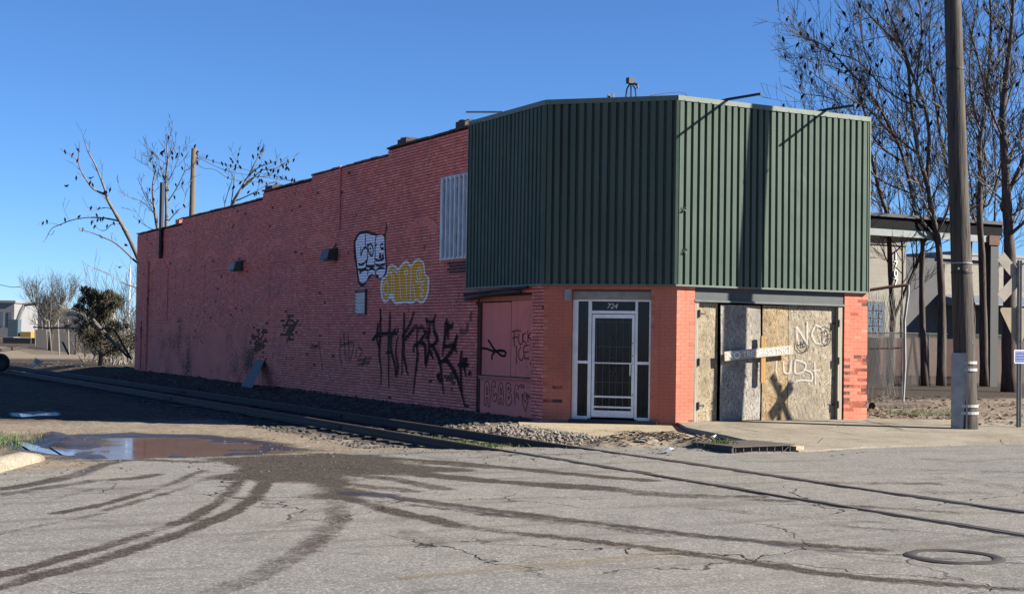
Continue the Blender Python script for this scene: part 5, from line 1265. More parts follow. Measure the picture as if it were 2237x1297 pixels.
specs = [
 ('slim leaning bare tree just past the green fascia edge', [([(1945, 845), (1950, 700), (1945, 600), (1940, 480), (1925, 430), (1905, 350), (1890, 250), (1870, 190)], .21, .05), ([(1950, 705), (1985, 620), (2010, 560), (2030, 500), (2040, 440)], .12, .05), ([(1925, 430), (1880, 380), (1840, 330), (1800, 290), (1750, 265)], .07, .02)], 57),
 ('bare tree whose long limbs reach left above the fascia', [([(2020, 845), (2015, 700), (2013, 600), (2015, 530), (2000, 460), (1975, 350), (1950, 290), (1905, 210), (1850, 150), (1800, 100), (1760, 85)], .20, .03), ([(1975, 350), (1930, 320), (1880, 260), (1820, 215), (1760, 205)], .07, .02), ([(1990, 420), (1940, 400), (1900, 370), (1860, 300), (1800, 250), (1760, 250)], .07, .02), ([(1950, 290), (1920, 180), (1890, 100), (1880, 30)], .06, .02)], 55),
 ('thick forked bare tree directly left of the utility pole', [([(2055, 842), (2058, 700), (2055, 600), (2048, 520), (2035, 460), (2025, 400), (2005, 330), (1990, 220), (1980, 130), (1945, 80), (1900, 35)], .27, .04), ([(2025, 400), (2030, 300), (2020, 230), (2000, 180), (1975, 110), (1955, 60), (1930, -10)], .13, .04), ([(2020, 230), (2010, 200), (2015, 120), (2020, 60), (2010, -20)], .1, .03), ([(1990, 220), (1940, 190), (1880, 130), (1830, 115), (1770, 95)], .07, .02), ([(2000, 330), (1940, 280), (1900, 240), (1850, 210), (1790, 170)], .08, .02), ([(2048, 520), (2075, 460), (2090, 380), (2080, 280), (2050, 200)], .09, .03)], 54),
 ('bare tree directly right of the utility pole', [([(2150, 842), (2148, 700), (2145, 560), (2140, 480), (2142, 400), (2140, 310), (2150, 250), (2160, 150), (2165, 50), (2160, -40)], .26, .05), ([(2142, 350), (2120, 250), (2110, 180), (2115, 100), (2130, 10)], .1, .03), ([(2145, 450), (2170, 380), (2185, 300), (2175, 200), (2190, 100)], .09, .03)], 55),
 ('stout furrowed bare tree behind the crossing sign', [([(2205, 862), (2205, 700), (2206, 560), (2200, 450), (2195, 350), (2190, 250), (2200, 150), (2210, 60), (2215, -40)], .44, .06), ([(2200, 450), (2230, 380), (2260, 300), (2280, 150)], .2, .05), ([(2195, 300), (2165, 230), (2140, 130), (2120, 60)], .09, .03), ([(2206, 520), (2260, 470), (2320, 400)], .16, .04)], 50),
 ('thin straight bare tree behind the bent pipe frame', [([(1972, 842), (1968, 720), (1972, 600), (1968, 480), (1960, 380), (1962, 260), (1955, 160)], .10, .02)], 59),
 ('thin crooked bare tree close behind the utility pole', [([(2122, 838), (2128, 700), (2120, 580), (2126, 470), (2115, 360), (2095, 260), (2090, 150), (2075, 60)], .11, .02), ([(2126, 470), (2160, 400), (2185, 330)], .05, .02)], 58),
 ('thin bare tree between the pole and the stout trunk', [([(2178, 845), (2176, 720), (2180, 600), (2172, 500), (2176, 380), (2168, 260), (2180, 140), (2185, 40)], .10, .02)], 57),
 ('slender far bare tree between the larger trunks', [([(2100, 835), (2098, 700), (2095, 560), (2085, 450), (2060, 330), (2040, 200), (2030, 90), (2035, 10)], .18, .03), ([(2085, 450), (2110, 350), (2120, 240), (2100, 140)], .08, .02)], 60),
]
TREES_R = []
for i, (lb, limbs, D) in enumerate(specs):
    limbs = [(p_, a_ * .72, b_ * .8) for p_, a_, b_ in limbs]
    t, per = tree('bare_tree', lb, GR, limbs, D, 300 + 31 * i, M_BARK, M_TWIG, dens=1.9, sec=(1.0, 2.8), lev=2, start=.28, wob=.45, up=.22, split=4, rtw=.034)
    TREES_R.append(t); PER += per
z1 = lambda pts: ZZ(0, 280, 3.243, pts)
GL_ = 'bare trees behind the far wall end'
tree('bare_tree', 'pale leaning bare tree arching left beyond the far wall end', GL_, [(z1([(1130, 1500), (1060, 1120), (985, 930), (900, 750), (850, 660), (800, 575), (760, 500), (745, 440), (715, 360), (670, 250), (625, 170), (605, 110)]), .17, .02), (z1([(745, 470), (690, 450), (640, 420), (590, 350), (555, 280), (545, 230), (552, 160)]), .075, .018), (z1([(555, 290), (520, 255), (480, 235)]), .02, .008), (z1([(545, 230), (500, 190), (455, 168)]), .025, .01),
    (z1([(850, 660), (760, 640), (690, 632), (600, 632), (500, 650), (410, 685), (360, 710), (320, 780)]), .06, .012), (z1([(410, 685), (350, 670), (300, 680)]), .02, .008), (z1([(840, 675), (780, 680), (740, 720), (700, 720), (668, 690)]), .03, .012), (z1([(1040, 1020), (975, 960), (930, 920), (870, 860), (800, 805), (720, 770), (660, 745), (585, 720)]), .09, .015), (z1([(800, 580), (740, 560), (690, 570), (640, 590)]), .03, .01), (z1([(1060, 1150), (965, 1130), (900, 1110), (820, 1070), (760, 1030), (660, 990)]), .06, .012)], 66, 900, M_BARKP, M_TWIGL, dens=.8, sec=(.4, 1.2), lev=1, start=.4, wob=.25, rtw=.014, split=2)
tree('bare_tree', 'upright twiggy bare tree beside the flue pipe', GL_, [(z1([(1180, 900), (1180, 720), (1180, 560), (1175, 430), (1180, 300), (1190, 220), (1180, 130), (1205, 60)]), .14, .015), (z1([(1150, 850), (1115, 720), (1092, 580), (1080, 450), (1085, 370), (1100, 290), (1090, 260)]), .13, .02), (z1([(1110, 650), (1090, 580), (1030, 500), (990, 400)]), .04, .012), (z1([(1085, 600), (1000, 520), (930, 498)]), .03, .01), (z1([(1185, 500), (1250, 400), (1300, 300), (1330, 290)]), .05, .012), (z1([(1178, 430), (1130, 300), (1110, 200), (1060, 190)]), .05, .012), (z1([(1185, 650), (1250, 580), (1300, 560)]), .04, .012), (z1([(1100, 720), (1060, 710), (1010, 680), (985, 660)]), .03, .01), (z1([(1185, 350), (1230, 260), (1260, 180)]), .04, .012)], 67, 930, M_BARKP, M_TWIG, dens=1.8, sec=(.5, 1.5), lev=2, start=.35, wob=.3, rtw=.016, split=2)
tree('bare_tree', 'spreading bare tree rising above the stepped parapet beside the wires', GL_, [(z1([(1600, 800), (1640, 560), (1700, 440), (1760, 340), (1810, 240), (1850, 160)]), .11, .015), (z1([(1700, 450), (1780, 380), (1860, 300), (1950, 290), (2080, 210)]), .05, .012), (z1([(1720, 430), (1800, 350), (1900, 340), (2000, 270)]), .05, .012), (z1([(1630, 600), (1655, 420), (1670, 300), (1690, 190)]), .05, .012), (z1([(1590, 700), (1592, 550), (1610, 470), (1640, 380)]), .04, .012), (z1([(1760, 340), (1830, 280), (1900, 250), (1990, 230)]), .04, .012), (z1([(1690, 510), (1800, 460), (1900, 400), (1980, 370)]), .05, .012)], 66, 960, M_BARKP, M_TWIG, dens=1.0, sec=(.4, 1.2), lev=1, start=.4, wob=.3, rtw=.014, split=3)
# round far tree
rg = random.Random(5); base = G(110, 768, -.05); Db = depth(base); mbt, mbc = MB(), MB(); per = []
td = thing('bare_tree', base, 'round crowned bare tree far beyond the broken fence', 'tree', GL_)
b3 = Vector(base); mbt.tube([b3, b3 + Vector((0, 0, .9)), b3 + Vector((.1, 0, 1.9))], [.24, .2, .17], 8)
for k in range(15):
    a = 6.28 * k / 15 + rg.uniform(-.3, .3); d = Vector((math.cos(a) * .75, math.sin(a) * .75, rg.uniform(.7, 1.5)))
    grow(mbc, b3 + Vector((0, 0, rg.uniform(1.2, 1.9))), d, rg.uniform(2.4, 3.4), .075, 3, rg, per, .3, 5, 4)
mbt.build('trunk', M_BARK, td, smooth=True); mbc.build('crown', M_TWIGL, td)
# pale brush by the building end
for bx, by, lb in ((268, 800, 'pale twiggy brush leaning on the far wall corner'), (290, 798, 'grey tangled brush against the far wall corner'), (205, 790, 'low grey thicket growing through the broken fence')):
    base = G(bx, by, .0); mb = MB(); per = []
    for k in range(16):
        a = rg.uniform(0, 6.28); grow(mb, Vector(base) + Vector((rg.uniform(-.8, .8), rg.uniform(-.8, .8), -.1)), Vector((math.cos(a) * .5, math.sin(a) * .5, 1)), rg.uniform(1.8, 4.2) * (.5 if bx == 205 else 1), .032, 2, rg, per, .2, 4, 4, .02)
    tag(mb.build('brush', M_TWIGL), lb, 'brush')
# evergreen cedar shrub
base = G(218, 806, -.02); t = thing('cedar_shrub', base, 'dark ragged evergreen cedar beside the far wall end', 'shrub')
b3 = Vector(base); mb = MB(); per = []; tips = []
mb.tube([b3, b3 + Vector((.05, 0, 1.2)), b3 + Vector((0, .05, 2.9))], [.11, .08, .03], 7)
for k in range(75):
    zz_ = rg.uniform(.5, 3.3); a = rg.uniform(0, 6.28); ln = (2.25 - .42 * zz_) * rg.uniform(.5, 1.12); d = Vector((math.cos(a), math.sin(a), rg.uniform(.15, .7))).normalized()
    p = b3 + Vector((0, 0, zz_)); mb.tube([p, p + d * ln * .5, p + d * ln], [.022, .014, .006], 4); tips += [(p + d * ln * q, .30 * (1.2 - .5 * q)) for q in (.35, .55, .75, .95, 1.05)]
mb.build('trunk', M_BARK, t)
V = []; Fc = []
for c, s in tips:
    for k in range(46):
        p = c + rnd_dir(rg) * s * rg.random() ** .5; d = (rnd_dir(rg) * .7 + (p - b3 - Vector((0, 0, 1.2))).normalized() + Vector((0, 0, .4))).normalized(); w = d.cross(rnd_dir(rg)).normalized()
        L = rg.uniform(.07, .16); n0 = len(V); V += [p - w * .012, p + w * .012, p + d * L * .6 + w * .016, p + d * L, p + d * L * .6 - w * .016]; Fc.append((n0, n0 + 1, n0 + 2, n0 + 3, n0 + 4))
mb = MB(); mb.v = [tuple(q) for q in V]; mb.f = Fc; mb.uv = [(0, 0)] * len(V); mb.build('foliage', M_CEDAR, t)

# ------------------------------------------------------------------ far pole, wires, birds
pb = G(408, 806, 0); Dp = 68.0
fp0, fp1 = Vector(atD(409, 800, Dp)), Vector(atD(424, 324, Dp)); t = thing('far_utility_pole', fp0, 'grey wooden pole standing behind the stepped parapet', 'utility pole')
mb = MB(); mb.tube([fp0, fp0.lerp(fp1, .5), fp1], [.17, .15, .125], 10); mb.build('pole', M_POLEF, t, smooth=True)
mb = MB()
for q in (.93, .955, .985): c = fp0.lerp(fp1, q); mb.lathe([(.03, -.05), (.05, 0), (.03, .05)], 8, Matrix.Translation(c + Vector(_r) * .19)); mb.tube([c, c + Vector(_r) * .19], .015, 5)
mb.build('insulator', M_BLACK, t)
for k, w in enumerate(([(428, 337), (450, 348), (500, 362), (560, 376), (645, 396), (760, 420)], [(428, 342), (470, 363), (505, 376), (560, 385), (650, 398), (760, 424)], [(428, 356), (445, 368), (470, 371), (500, 390), (540, 397), (600, 400), (700, 425)])):
    mb = MB(); P = crom([Vector(atD(a, b, 68 + .01 * (a - 428))) for a, b in w], 4); mb.tube(P, .014, 4); tag(mb.build('overhead_wire', M_BLACK), ['topmost sagging wire running from the far pole over the parapet', 'middle sagging wire running from the far pole over the parapet', 'lowest kinked wire running from the far pole over the parapet'][k], 'wire', 'wires from the far pole')
mb = MB(); P = crom([Vector(atD(a, b, 120)) for a, b in ((-40, 618), (0, 622), (25, 627), (45, 626))], 4); mb.tube(P, .03, 4); tag(mb.build('overhead_wire', M_BLACK), 'thin wire sagging above the far white building', 'wire')
def bird_mesh(fly=False):
    mb = MB(); ax = Vector((math.cos(math.radians(58)), 0, math.sin(math.radians(58)))) if not fly else Vector((1, 0, .1)).normalized()
    pr = [(-.115, .004), (-.10, .014), (-.06, .016), (-.035, .030), (.0, .042), (.035, .041), (.06, .030), (.072, .024), (.088, .026), (.103, .019), (.11, .008), (.128, .001)]
    n = 8; V = []; sd_ = Vector((0, 1, 0)); up_ = ax.cross(sd_) * -1
    for s, r in pr:
        fw = .45 if s < -.05 else 1.0
        c = ax * s + Vector((0, 0, .085)) if not fly else ax * s
        if s > .08: c = c + Vector((.012 * (s - .08) / .04, 0, -.01 * (s - .08) / .04))
        V += [c + sd_ * math.cos(6.2832 * k / n) * r + up_ * math.sin(6.2832 * k / n) * r * fw for k in range(n)]
    mb.add(V, [(i * n + k, i * n + (k + 1) % n, (i + 1) * n + (k + 1) % n, (i + 1) * n + k) for i in range(len(pr) - 1) for k in range(n)] + [tuple(range(n))])
    if fly:
        for s in (-1, 1): mb.prism([(.05, s * .03, .01), (.04, s * .12, .05), (-.01, s * .2, .085), (-.03, s * .12, .04), (-.045, s * .03, .005)], (0, 0, .006))
    else:
        for s in (-1, 1): mb.tube([(-.005, s * .015, .05), (.0, s * .016, .0)], .004, 4)
    me = mb.build('bird', M_BIRD, None, smooth=True); d = me.data; bpy.data.objects.remove(me); return d
BIRD, BIRDF = bird_mesh(), bird_mesh(True)
def bird(p, label, group, sc=1.0, fly=False):
    o = link('bird', BIRDF if fly else BIRD); o.location = p; o.rotation_euler = (0, RNG.uniform(-.25, .25), RNG.uniform(0, 6.28)); s = sc * RNG.uniform(.88, 1.12); o.scale = (s, s, s)
    tag(o, label, 'bird', group)
rgb = random.Random(77); cand = []
for p, lev in PER:
    X, Y = px_of(p)
    if -10 < Y < 440 and 1680 < X < 2250 and not (2058 < X < 2125) and (lev <= 1 or rgb.random() < .5): cand.append((p, X, Y))
rgb.shuffle(cand); used = []
for p, X, Y in cand:
    if len(used) >= 165: break
    if Y > 300 and rgb.random() < .75: continue
    if all((X - a) ** 2 + (Y - b) ** 2 > 14 ** 2 for a, b in used):
        used.append((X, Y)); bird(p - Vector((0, 0, .01)), 'small black bird perched in the bare trees behind the green fascia', 'birds perched in the trees behind the green fascia', 1.3)
for lst, lb, gp, D in (
  ([(460, 172), (513, 195), (557, 155), (550, 232), (540, 355), (640, 392), (655, 405), (780, 440), (755, 455), (735, 455), (645, 570), (700, 568), (460, 652), (555, 630), (305, 675), (333, 665), (690, 655), (712, 650), (730, 645), (650, 672), (668, 700), (757, 695), (808, 675), (585, 720), (718, 768), (685, 620)], 'small black bird perched in the leaning pale tree', 'birds in the leaning pale tree', 66),
  ([(1195, 68), (1082, 178), (1062, 225), (1140, 178), (1155, 168), (1148, 188), (1218, 180), (1255, 185), (1250, 205), (1220, 215), (1290, 190), (1090, 275), (1290, 285), (1160, 350), (1292, 395), (1248, 403), (1060, 435), (1235, 490), (1305, 553), (988, 662), (1220, 595)], 'small black bird perched in the twiggy tree beside the flue pipe', 'birds in the twiggy tree', 67),
  ([(1640, 220), (1688, 188), (1650, 240), (1668, 270), (1685, 238), (1660, 290), (1705, 280), (1830, 148), (1860, 160), (1792, 205), (1828, 195), (1840, 210), (1888, 250), (1917, 237), (1950, 250), (1988, 230), (2040, 237), (2080, 228), (2002, 275), (2028, 262), (2028, 290), (2045, 292), (1840, 270), (1808, 300), (1850, 305), (1885, 290), (1918, 300), (1935, 305), (1970, 310), (1805, 332), (1830, 345), (1905, 330), (1945, 342), (1740, 375), (1700, 390), (1650, 425), (1790, 395), (1835, 375), (1855, 378), (1888, 395), (1955, 398), (1757, 455), (1800, 470), (1815, 465), (1835, 460), (1660, 507), (1675, 490)], 'small black bird perched in the spreading tree above the parapet', 'birds in the spreading tree', 66),
  ([(1465, 205), (1510, 235), (1573, 254), (1600, 260), (1635, 270), (1597, 298), (1613, 350), (1995, 352), (2025, 355), (2068, 370), (2085, 375)], 'small black bird sitting on the far overhead wires', 'birds on the wires', 68.5),
  ([(1382, 132), (1395, 182), (1397, 245)], 'small black bird sitting on the grey far pole', 'birds on the far pole', 67.8)):
    for a, b in lst: px_, py_ = z1([(a, b)])[0]; bird(Vector(atD(px_, py_, D)) - Vector((0, 0, .09)), lb, gp, 1.1)
for a, b in ((640, 355), (470, 412), (845, 985), (890, 830)): px_, py_ = z1([(a, b)])[0]; bird(Vector(atD(px_, py_, 64)), 'small black bird flying beside the leaning pale tree', 'birds in flight', 1.0, True)

# ------------------------------------------------------------------ right background: canopy, fence, buildings
yc = 16.7
cl, cr = onY(1880, 463, yc), onY(2188, 488, yc)
xl, xr, zt_ = cl[0] - 3, cr[0], cl[2]
cn = thing('steel_canopy', ((xl + xr) / 2, yc, 0), 'weathered steel canopy roof on a post behind the building', 'canopy')
zlo = onY(1900, 513, yc)[2]; zmid = onY(1900, 497, yc)[2]
mb = MB(); mb.box(xl, xr + .2, yc - .15, yc + 6, zt_ - .12, zt_); mb.build('roof_sheet', M_ROOF, cn)
mb = MB(); mb.box(xl, xr, yc - .04, yc, zmid, zt_ - .122); mb.build('fascia_board', plain('shaded_canopy_board', (.014, .016, .018), .9, spec=.1), cn)  # near-black colour stands in for branch shade on this board
mb = MB(); mb.box(xl, xr - .6, yc - .02, yc + .12, zlo, zmid - .004); mb.build('beam', plain('pale_green_beam', (.26, .30, .29), .6, c2=(.2, .235, .23)), cn)
mb = MB(); mb.box(xl, xr - .7, yc + .13, yc + 5.9, zmid - .03, zmid); mb.build('soffit', M_DARKSTEEL, cn)
mb = MB(); mb.box(xr - .75, xr - .2, yc - .1, yc + .4, zlo - .1, zmid); mb.build('beam_end', M_RUST, cn)
pp = G(2165, 850, .05); mb = MB(); mb.box(xr - .62, xr - .2, yc - .05, yc + .35, -.1, zlo - .1); mb.build('post', plain('dark_canopy_post', (.03, .032, .034), .7), cn)
fa, fb = G(1880, 850, .05), G(2290, 846, .05)
def chain(name, A, Bq, h, label, step=.11, r=.009, posts=3.0, mat=M_WIRE, toprail=M_DARKSTEEL):
    A, Bq = Vector(A), Vector(Bq); L = (Bq - A).length; d = (Bq - A) / L; t = thing(name, A, label, 'fence'); mb = MB()
    s = -h
    while s < L:
        for sg in (0, 1):
            p, q = (s, 0), (s + h, h)
            if p[0] < 0: p = (0, -s)
            if q[0] > L: q = (L, L - s)
            if q[1] <= p[1]: continue
            (x0, z0), (x1, z1_) = p, q
            if sg: z0, z1_ = h - z0, h - z1_
            mb.tube([A + d * x0 + Vector((0, 0, z0 + .03)), A + d * x1 + Vector((0, 0, z1_ + .03))], r, 3, cap=False)
        s += step
    o = mb.build('wire_mesh', mat, t); o['kind'] = 'stuff'
    mb = MB(); mb.tube([A + Vector((0, 0, h + .03)), Bq + Vector((0, 0, h + .03))], .028, 6); mb.build('top_rail', toprail, t)
    n = int(L / posts)
    for k in range(n + 1): p = A + d * (L * k / n); mb = MB(); mb.tube([p - Vector((0, 0, .2)), p + Vector((0, 0, h + .08))], .034, 7); mb.build('post', toprail, t)
    return t
chain('chain_link_fence', fa, fb, 2.08, 'chain link fence with dark top rail under the bare trees')
# red brown board wall behind the fence
ra, rb = Vector(fa) + Vector((1.2, 2.2, 0)), Vector(fb) + Vector((1.5, 2.4, 0)); dd = (rb - ra); Lr = dd.length; dd /= Lr
rw = thing('board_wall', ra, 'low red brown board wall behind the chain link fence', 'wall'); nb = int(Lr / .55)
for k in range(nb):
    p = ra + dd * (.55 * k); M = Matrix.Translation(p) @ Matrix.Rotation(math.atan2(dd.y, dd.x), 4, 'Z'); mb = MB(); mb.box(.01, .54, -.02 + RNG.uniform(-.01, .01), .02, -.1, 1.95 + RNG.uniform(-.03, .03), M); mb.build('board', M_REDW, rw)
# torn fence frame and log beside the pillar
gp = G(1973, 886, .05); Dg = depth(gp); t = thing('fence_frame', gp, 'bent grey pipe frame with rusty top bar and torn mesh beside the pillar', 'fence')
mb = MB(); mb.tube([Vector(atD(a, b, Dg)) for a, b in ((1972, 888), (1977, 800), (1976, 700), (1984, 640), (1984, 622))], .04, 7); mb.build('post', M_GALV, t)
mb = MB(); mb.tube([Vector(atD(a, b, Dg)) for a, b in ((1984, 622), (1940, 627), (1900, 633), (1870, 634))], .045, 7); mb.build('rail', M_RUST, t); mb = MB(); mb.tube([Vector(atD(a, b, Dg)) for a, b in ((1967, 760), (1900, 761))], .025, 6); mb.build('rail', M_RUST, t)
mb = MB()
for k in range(34):
    a = 1890 + k * 2.6; s_ = 1 if k % 2 else -1
    mb.tube([Vector(atD(max(1892, min(1972, a + s_ * q * 40)), 640 + q * 240 + 6 * math.sin(k + q * 5), Dg + .15 * math.sin(k * 1.7 + q * 3))) for q in (0, .25, .5, .75, 1)], .005, 3, cap=False)
mb.build('torn_mesh', M_WIRE, t)
la, lb_ = G(1905, 896, .06), G(2030, 893, .06); mb = MB(); mb.tube([la + (0, 0, .09), (la + lb_) / 2 + (0, 0, .1), lb_ + (0, 0, .09)], [.12, .11, .1], 9); tag(mb.build('log', M_BARK), 'short grey log lying on the leaf litter beside the pillar', 'log')
# beige block building with vertical street number
yb_ = 30.0; bl, br = onY(1820, 700, yb_)[0], onY(1978, 700, yb_)[0]; ztp = onY(1940, 535, yb_)[2]
bb = thing('block_building', ((bl + br) / 2, yb_, 0), 'beige block building with a vertical white street number', 'building')
mb = MB(); mb.box(bl, br, yb_, yb_ + 8, -.2, ztp); mb.build('wall', M_BEIGE, bb)
mb = MB(); mb.box(bl, br + .1, yb_ - .08, yb_ + 8.1, ztp + .002, ztp + .14); mb.build('coping', M_FARG, bb)
for k in range(1, int(ztp / .4)):
    mb = MB(); mb.box(bl, br - .01, yb_ - .004, yb_ + .01, k * .4, k * .4 + .02); mb.build('joint', M_FARG, bb)
wl, wr, wzb, wzt = onY(1893, 700, yb_)[0], onY(1929, 700, yb_)[0], onY(1910, 730, yb_)[2], onY(1910, 663, yb_)[2]
gw = MB(); gw.box(wl - .1, wr + .1, yb_ - .02, yb_ + .05, wzb - .1, wzt + .1); gwo = gw.build('window', M_DARKSTEEL, bb)
for i in range(3):
    for j in range(4):
        mb = MB(); w_, h_ = (wr - wl) / 3, (wzt - wzb) / 4; mb.box(wl + i * w_ + .03, wl + (i + 1) * w_ - .03, yb_ - .06, yb_ - .022, wzb + j * h_ + .04, wzb + (j + 1) * h_ - .04); mb.build('pane', M_GBLOCK, gwo)
for ch, py_ in (('1', 560), ('7', 579), ('0', 598), ('7', 617)):
    p = onY(1957, py_, yb_ - .03); text_mesh('street_number', ch, .55, frame(p, (1, 0, 0), (0, 0, 1)), M_WHITE, bb, ext=.02)
yg = 44.0; gl, gr = onY(1970, 700, yg)[0], onY(2330, 700, yg)[0]; zg_ = onY(2000, 562, yg)[2]
gbd = thing('metal_shed', ((gl + gr) / 2, yg, 0), 'dark grey metal shed with blue grey awning behind the trees', 'building')
mb = MB(); mb.box(gl, gr, yg, yg + 12, -.2, zg_); mb.build('wall', M_GREYB, gbd)
mb = MB(); mb.box(gl + 3, gr + .2, yg - .2, yg + 12.2, zg_ + .002, zg_ + .25); mb.build('roof_edge', M_FARW, gbd)
uz0, uz1 = onY(2100, 645, yg)[2], onY(2100, 578, yg)[2]; ux0 = onY(2062, 600, yg)[0]; mb = MB(); mb.box(ux0, gr, yg - .06, yg - .004, uz0, uz1); mb.build('upper_wall', plain('cream_upper_wall', (.36, .33, .27), .85), gbd)
za, zb_ = onY(2100, 645, yg)[2], onY(2100, 665, yg)[2]; mb = MB(); mb.prism([(gl + 3, yg - .01, za), (gl + 3, yg - 3.2, zb_), (gl + 3, yg - 3.2, zb_ - .1), (gl + 3, yg - .01, zb_ - .1)], (gr - gl - 3, 0, 0)); mb.build('awning', M_BLUEG, gbd)
for k in range(5):
    X = gl + 4.5 + k * 3.1; mb = MB(); mb.box(X, X + 1.5, yg - .05, yg - .004, .1, 2.2 + (k % 2) * .4); mb.build('door', M_DARKSTEEL, gbd)
p = onY(2180, 610, 46); mb = MB(); yy2 = 62; wl_, wr_ = onY(2080, 600, yy2)[0], onY(2400, 600, yy2)[0]; mb.box(wl_, wr_, yy2, yy2 + 10, -.2, onY(2150, 560, yy2)[2]); fwb = thing('white_building', (wl_, yy2, 0), 'pale cream building glimpsed behind the shed and trees', 'building'); mb.build('wall', plain('cream_far_wall', (.55, .50, .40), .8), fwb)
mb = MB(); mb.box(wl_ - .2, wr_, yy2 - .2, yy2 + 10.2, onY(2150, 560, yy2)[2] + .005, onY(2150, 553, yy2)[2]); mb.build('roof', M_FARW, fwb)

# ------------------------------------------------------------------ left background
z6 = lambda a, b: (a / 4.9875, 600 + b / 4.9875)
fl = thing('broken_fence', G(180, 785, -.03), 'broken leaning grey fence posts with sagging mesh beyond the wall end', 'fence')
for (a, bt, c, bb_) in ((380, 470, 385, 790), (455, 500, 470, 800), (500, 480, 515, 830), (530, 500, 565, 850), (630, 490, 648, 880), (740, 490, 752, 880), (835, 500, 830, 870), (1080, 585, 1085, 900), (1200, 490, 1207, 960), (1345, 480, 1400, 960), (1390, 520, 1395, 900)):
    b = z6(c, bb_); tp = z6(a, bt); q = G(b[0], b[1], -.03); D = depth(q); mb = MB(); mb.tube([Vector(q) - Vector((0, 0, .2)), Vector(atD(tp[0], tp[1], D))], .055, 6); mb.build('post', M_TWIGL if a not in (835, 1345) else M_BARK, fl)
mb = MB()
pl = [z6(a, b) for a, b in ((365, 570), (520, 578), (740, 580), (900, 585))]; mb.tube([Vector(atD(a, b, 70 - .12 * (a - 75))) for a, b in pl], .035, 6); mb.build('rail', M_BARK, fl)
mb = MB()
for a, b in (((1015, 485), (1300, 800)), ((1040, 560), (1400, 900)), ((1020, 520), (1090, 590)), ((1090, 590), (1180, 575)), ((680, 730), (745, 860)), ((1230, 570), (1430, 920))):
    p, q = z6(*a), z6(*b); mb = MB(); mb.tube([Vector(atD(*p, 64)), Vector(atD(*q, 63.4))], .05, 6); mb.build('brace', M_BARKP if a[1] < 530 else M_BARK, fl)
A_, B_ = G(76, 758, -.03), G(165, 776, -.03)
mb = MB(); dv = Vector(B_ - A_); L = dv.length; dv /= L; s = 0
while s < L + 2:
    for sg in (1, -1):
        x0, x1 = (s, s - 2) if sg > 0 else (s - 2, s)
        x0, x1 = max(0, min(L, x0)), max(0, min(L, x1)); mb.tube([Vector(A_) + dv * x0, Vector(A_) + dv * x1 + Vector((0, 0, 1.9))], .009, 3, cap=False)
    s += .16
o = mb.build('wire_mesh', M_WIRE, fl); o['kind'] = 'stuff'
tb = G(0, 812, -.08); t = thing('tyre', tb, 'large black rubber tyre standing beside the track', 'tyre'); Rt = .40
mb = MB(); M = Matrix.Translation(Vector(tb) + Vector((0, 0, Rt))) @ Vector((-_f[0], -_f[1], 0)).to_track_quat('Z', 'Y').to_matrix().to_4x4()
n = 24; V = []; pr = [(.22, -.09), (.30, -.11), (.38, -.10), (.40, -.06), (.40, .06), (.38, .10), (.30, .11), (.22, .09)]
for r_, h in pr: V += [M @ Vector((r_ * math.cos(6.2832 * k / n), r_ * math.sin(6.2832 * k / n), h)) for k in range(n)]
mb.add(V, [(i * n + k, i * n + (k + 1) % n, ((i + 1) % 8) * n + (k + 1) % n, ((i + 1) % 8) * n + k) for i in range(8) for k in range(n)]); mb.build('tread', M_RUBBER, t, smooth=True)
mb = MB(); mb.lathe([(.219, -.05), (.219, .05), (.1, .02)], 20, M); mb.build('rim', M_BLACK, t)
# fallen sign
sg = G(52, 806, -.08); Ds = depth(sg); t = thing('fallen_sign', sg, 'fallen white sign on a bent white post by the rails', 'sign')
mb = MB(); mb.tube([Vector(atD(a, b, Ds)) for a, b in ((45, 811), (62, 805), (76, 797), (80, 793))], .055, 6); mb.build('post', M_WHITE, t)
mb = MB(); mb.prism([Vector(atD(a, b, Ds)) for a, b in ((77, 781), (94, 789), (87, 798), (71, 792))], (.02, .02, .0)); mb.build('plate', M_WHITE, t)
mb = MB()
for q, (a0, b0) in enumerate(((79, 785.5), (77, 789.5))):
    for k in range(3): p = Vector(atD(a0 + k * 3.2, b0 + k * 1.5, Ds - .05)); mb.box(p.x - .02, p.x + .02, p.y - .005, p.y + .005, p.z - .025, p.z + .025)
mb.build('lettering', M_BLACK, t)
def far_build(px0, px1, pyt, D, mat, name, label, win=0, wm=M_BLUEG, h2=None):
    a, b = atD(px0, 720, D), atD(px1, 720, D); zt2 = atD(px0, pyt, D)[2]; d = Vector((b[0] - a[0], b[1] - a[1], 0)); L = d.length; M = Matrix.Translation((a[0], a[1], 0)) @ Matrix.Rotation(math.atan2(d.y, d.x), 4, 'Z')
    t = thing(name, (a[0], a[1], 0), label, 'building'); mb = MB(); mb.box(0, L, 0, 15, -.5, zt2, M); mb.build('wall', mat, t)
    mb = MB(); mb.box(-.3, L + .3, -.3, 15.3, zt2 + .002, zt2 + .5, M); mb.build('roof', M_FARW, t)
    for k in range(win): mb = MB(); X = L * (k + .3) / win; mb.box(X, X + L / win * .45, -.08, -.005, zt2 * .35, zt2 * .75, M); mb.build('window', wm, t)
far_build(-60, 30, 660, 300, M_FARW, 'far_warehouse', 'pale white far warehouse beyond the yard', 5)
far_build(22, 215, 676, 320, M_FARG, 'far_warehouse', 'long grey far warehouse behind the round bare tree', 0)
eb = atD(35, 722, 190); eb[2] = 0; t = thing('excavator', eb, 'yellow excavator with a raised pale boom in the far yard', 'excavator')
er = Vector(_r0); ef = Vector((_f[0], _f[1], 0)).normalized()
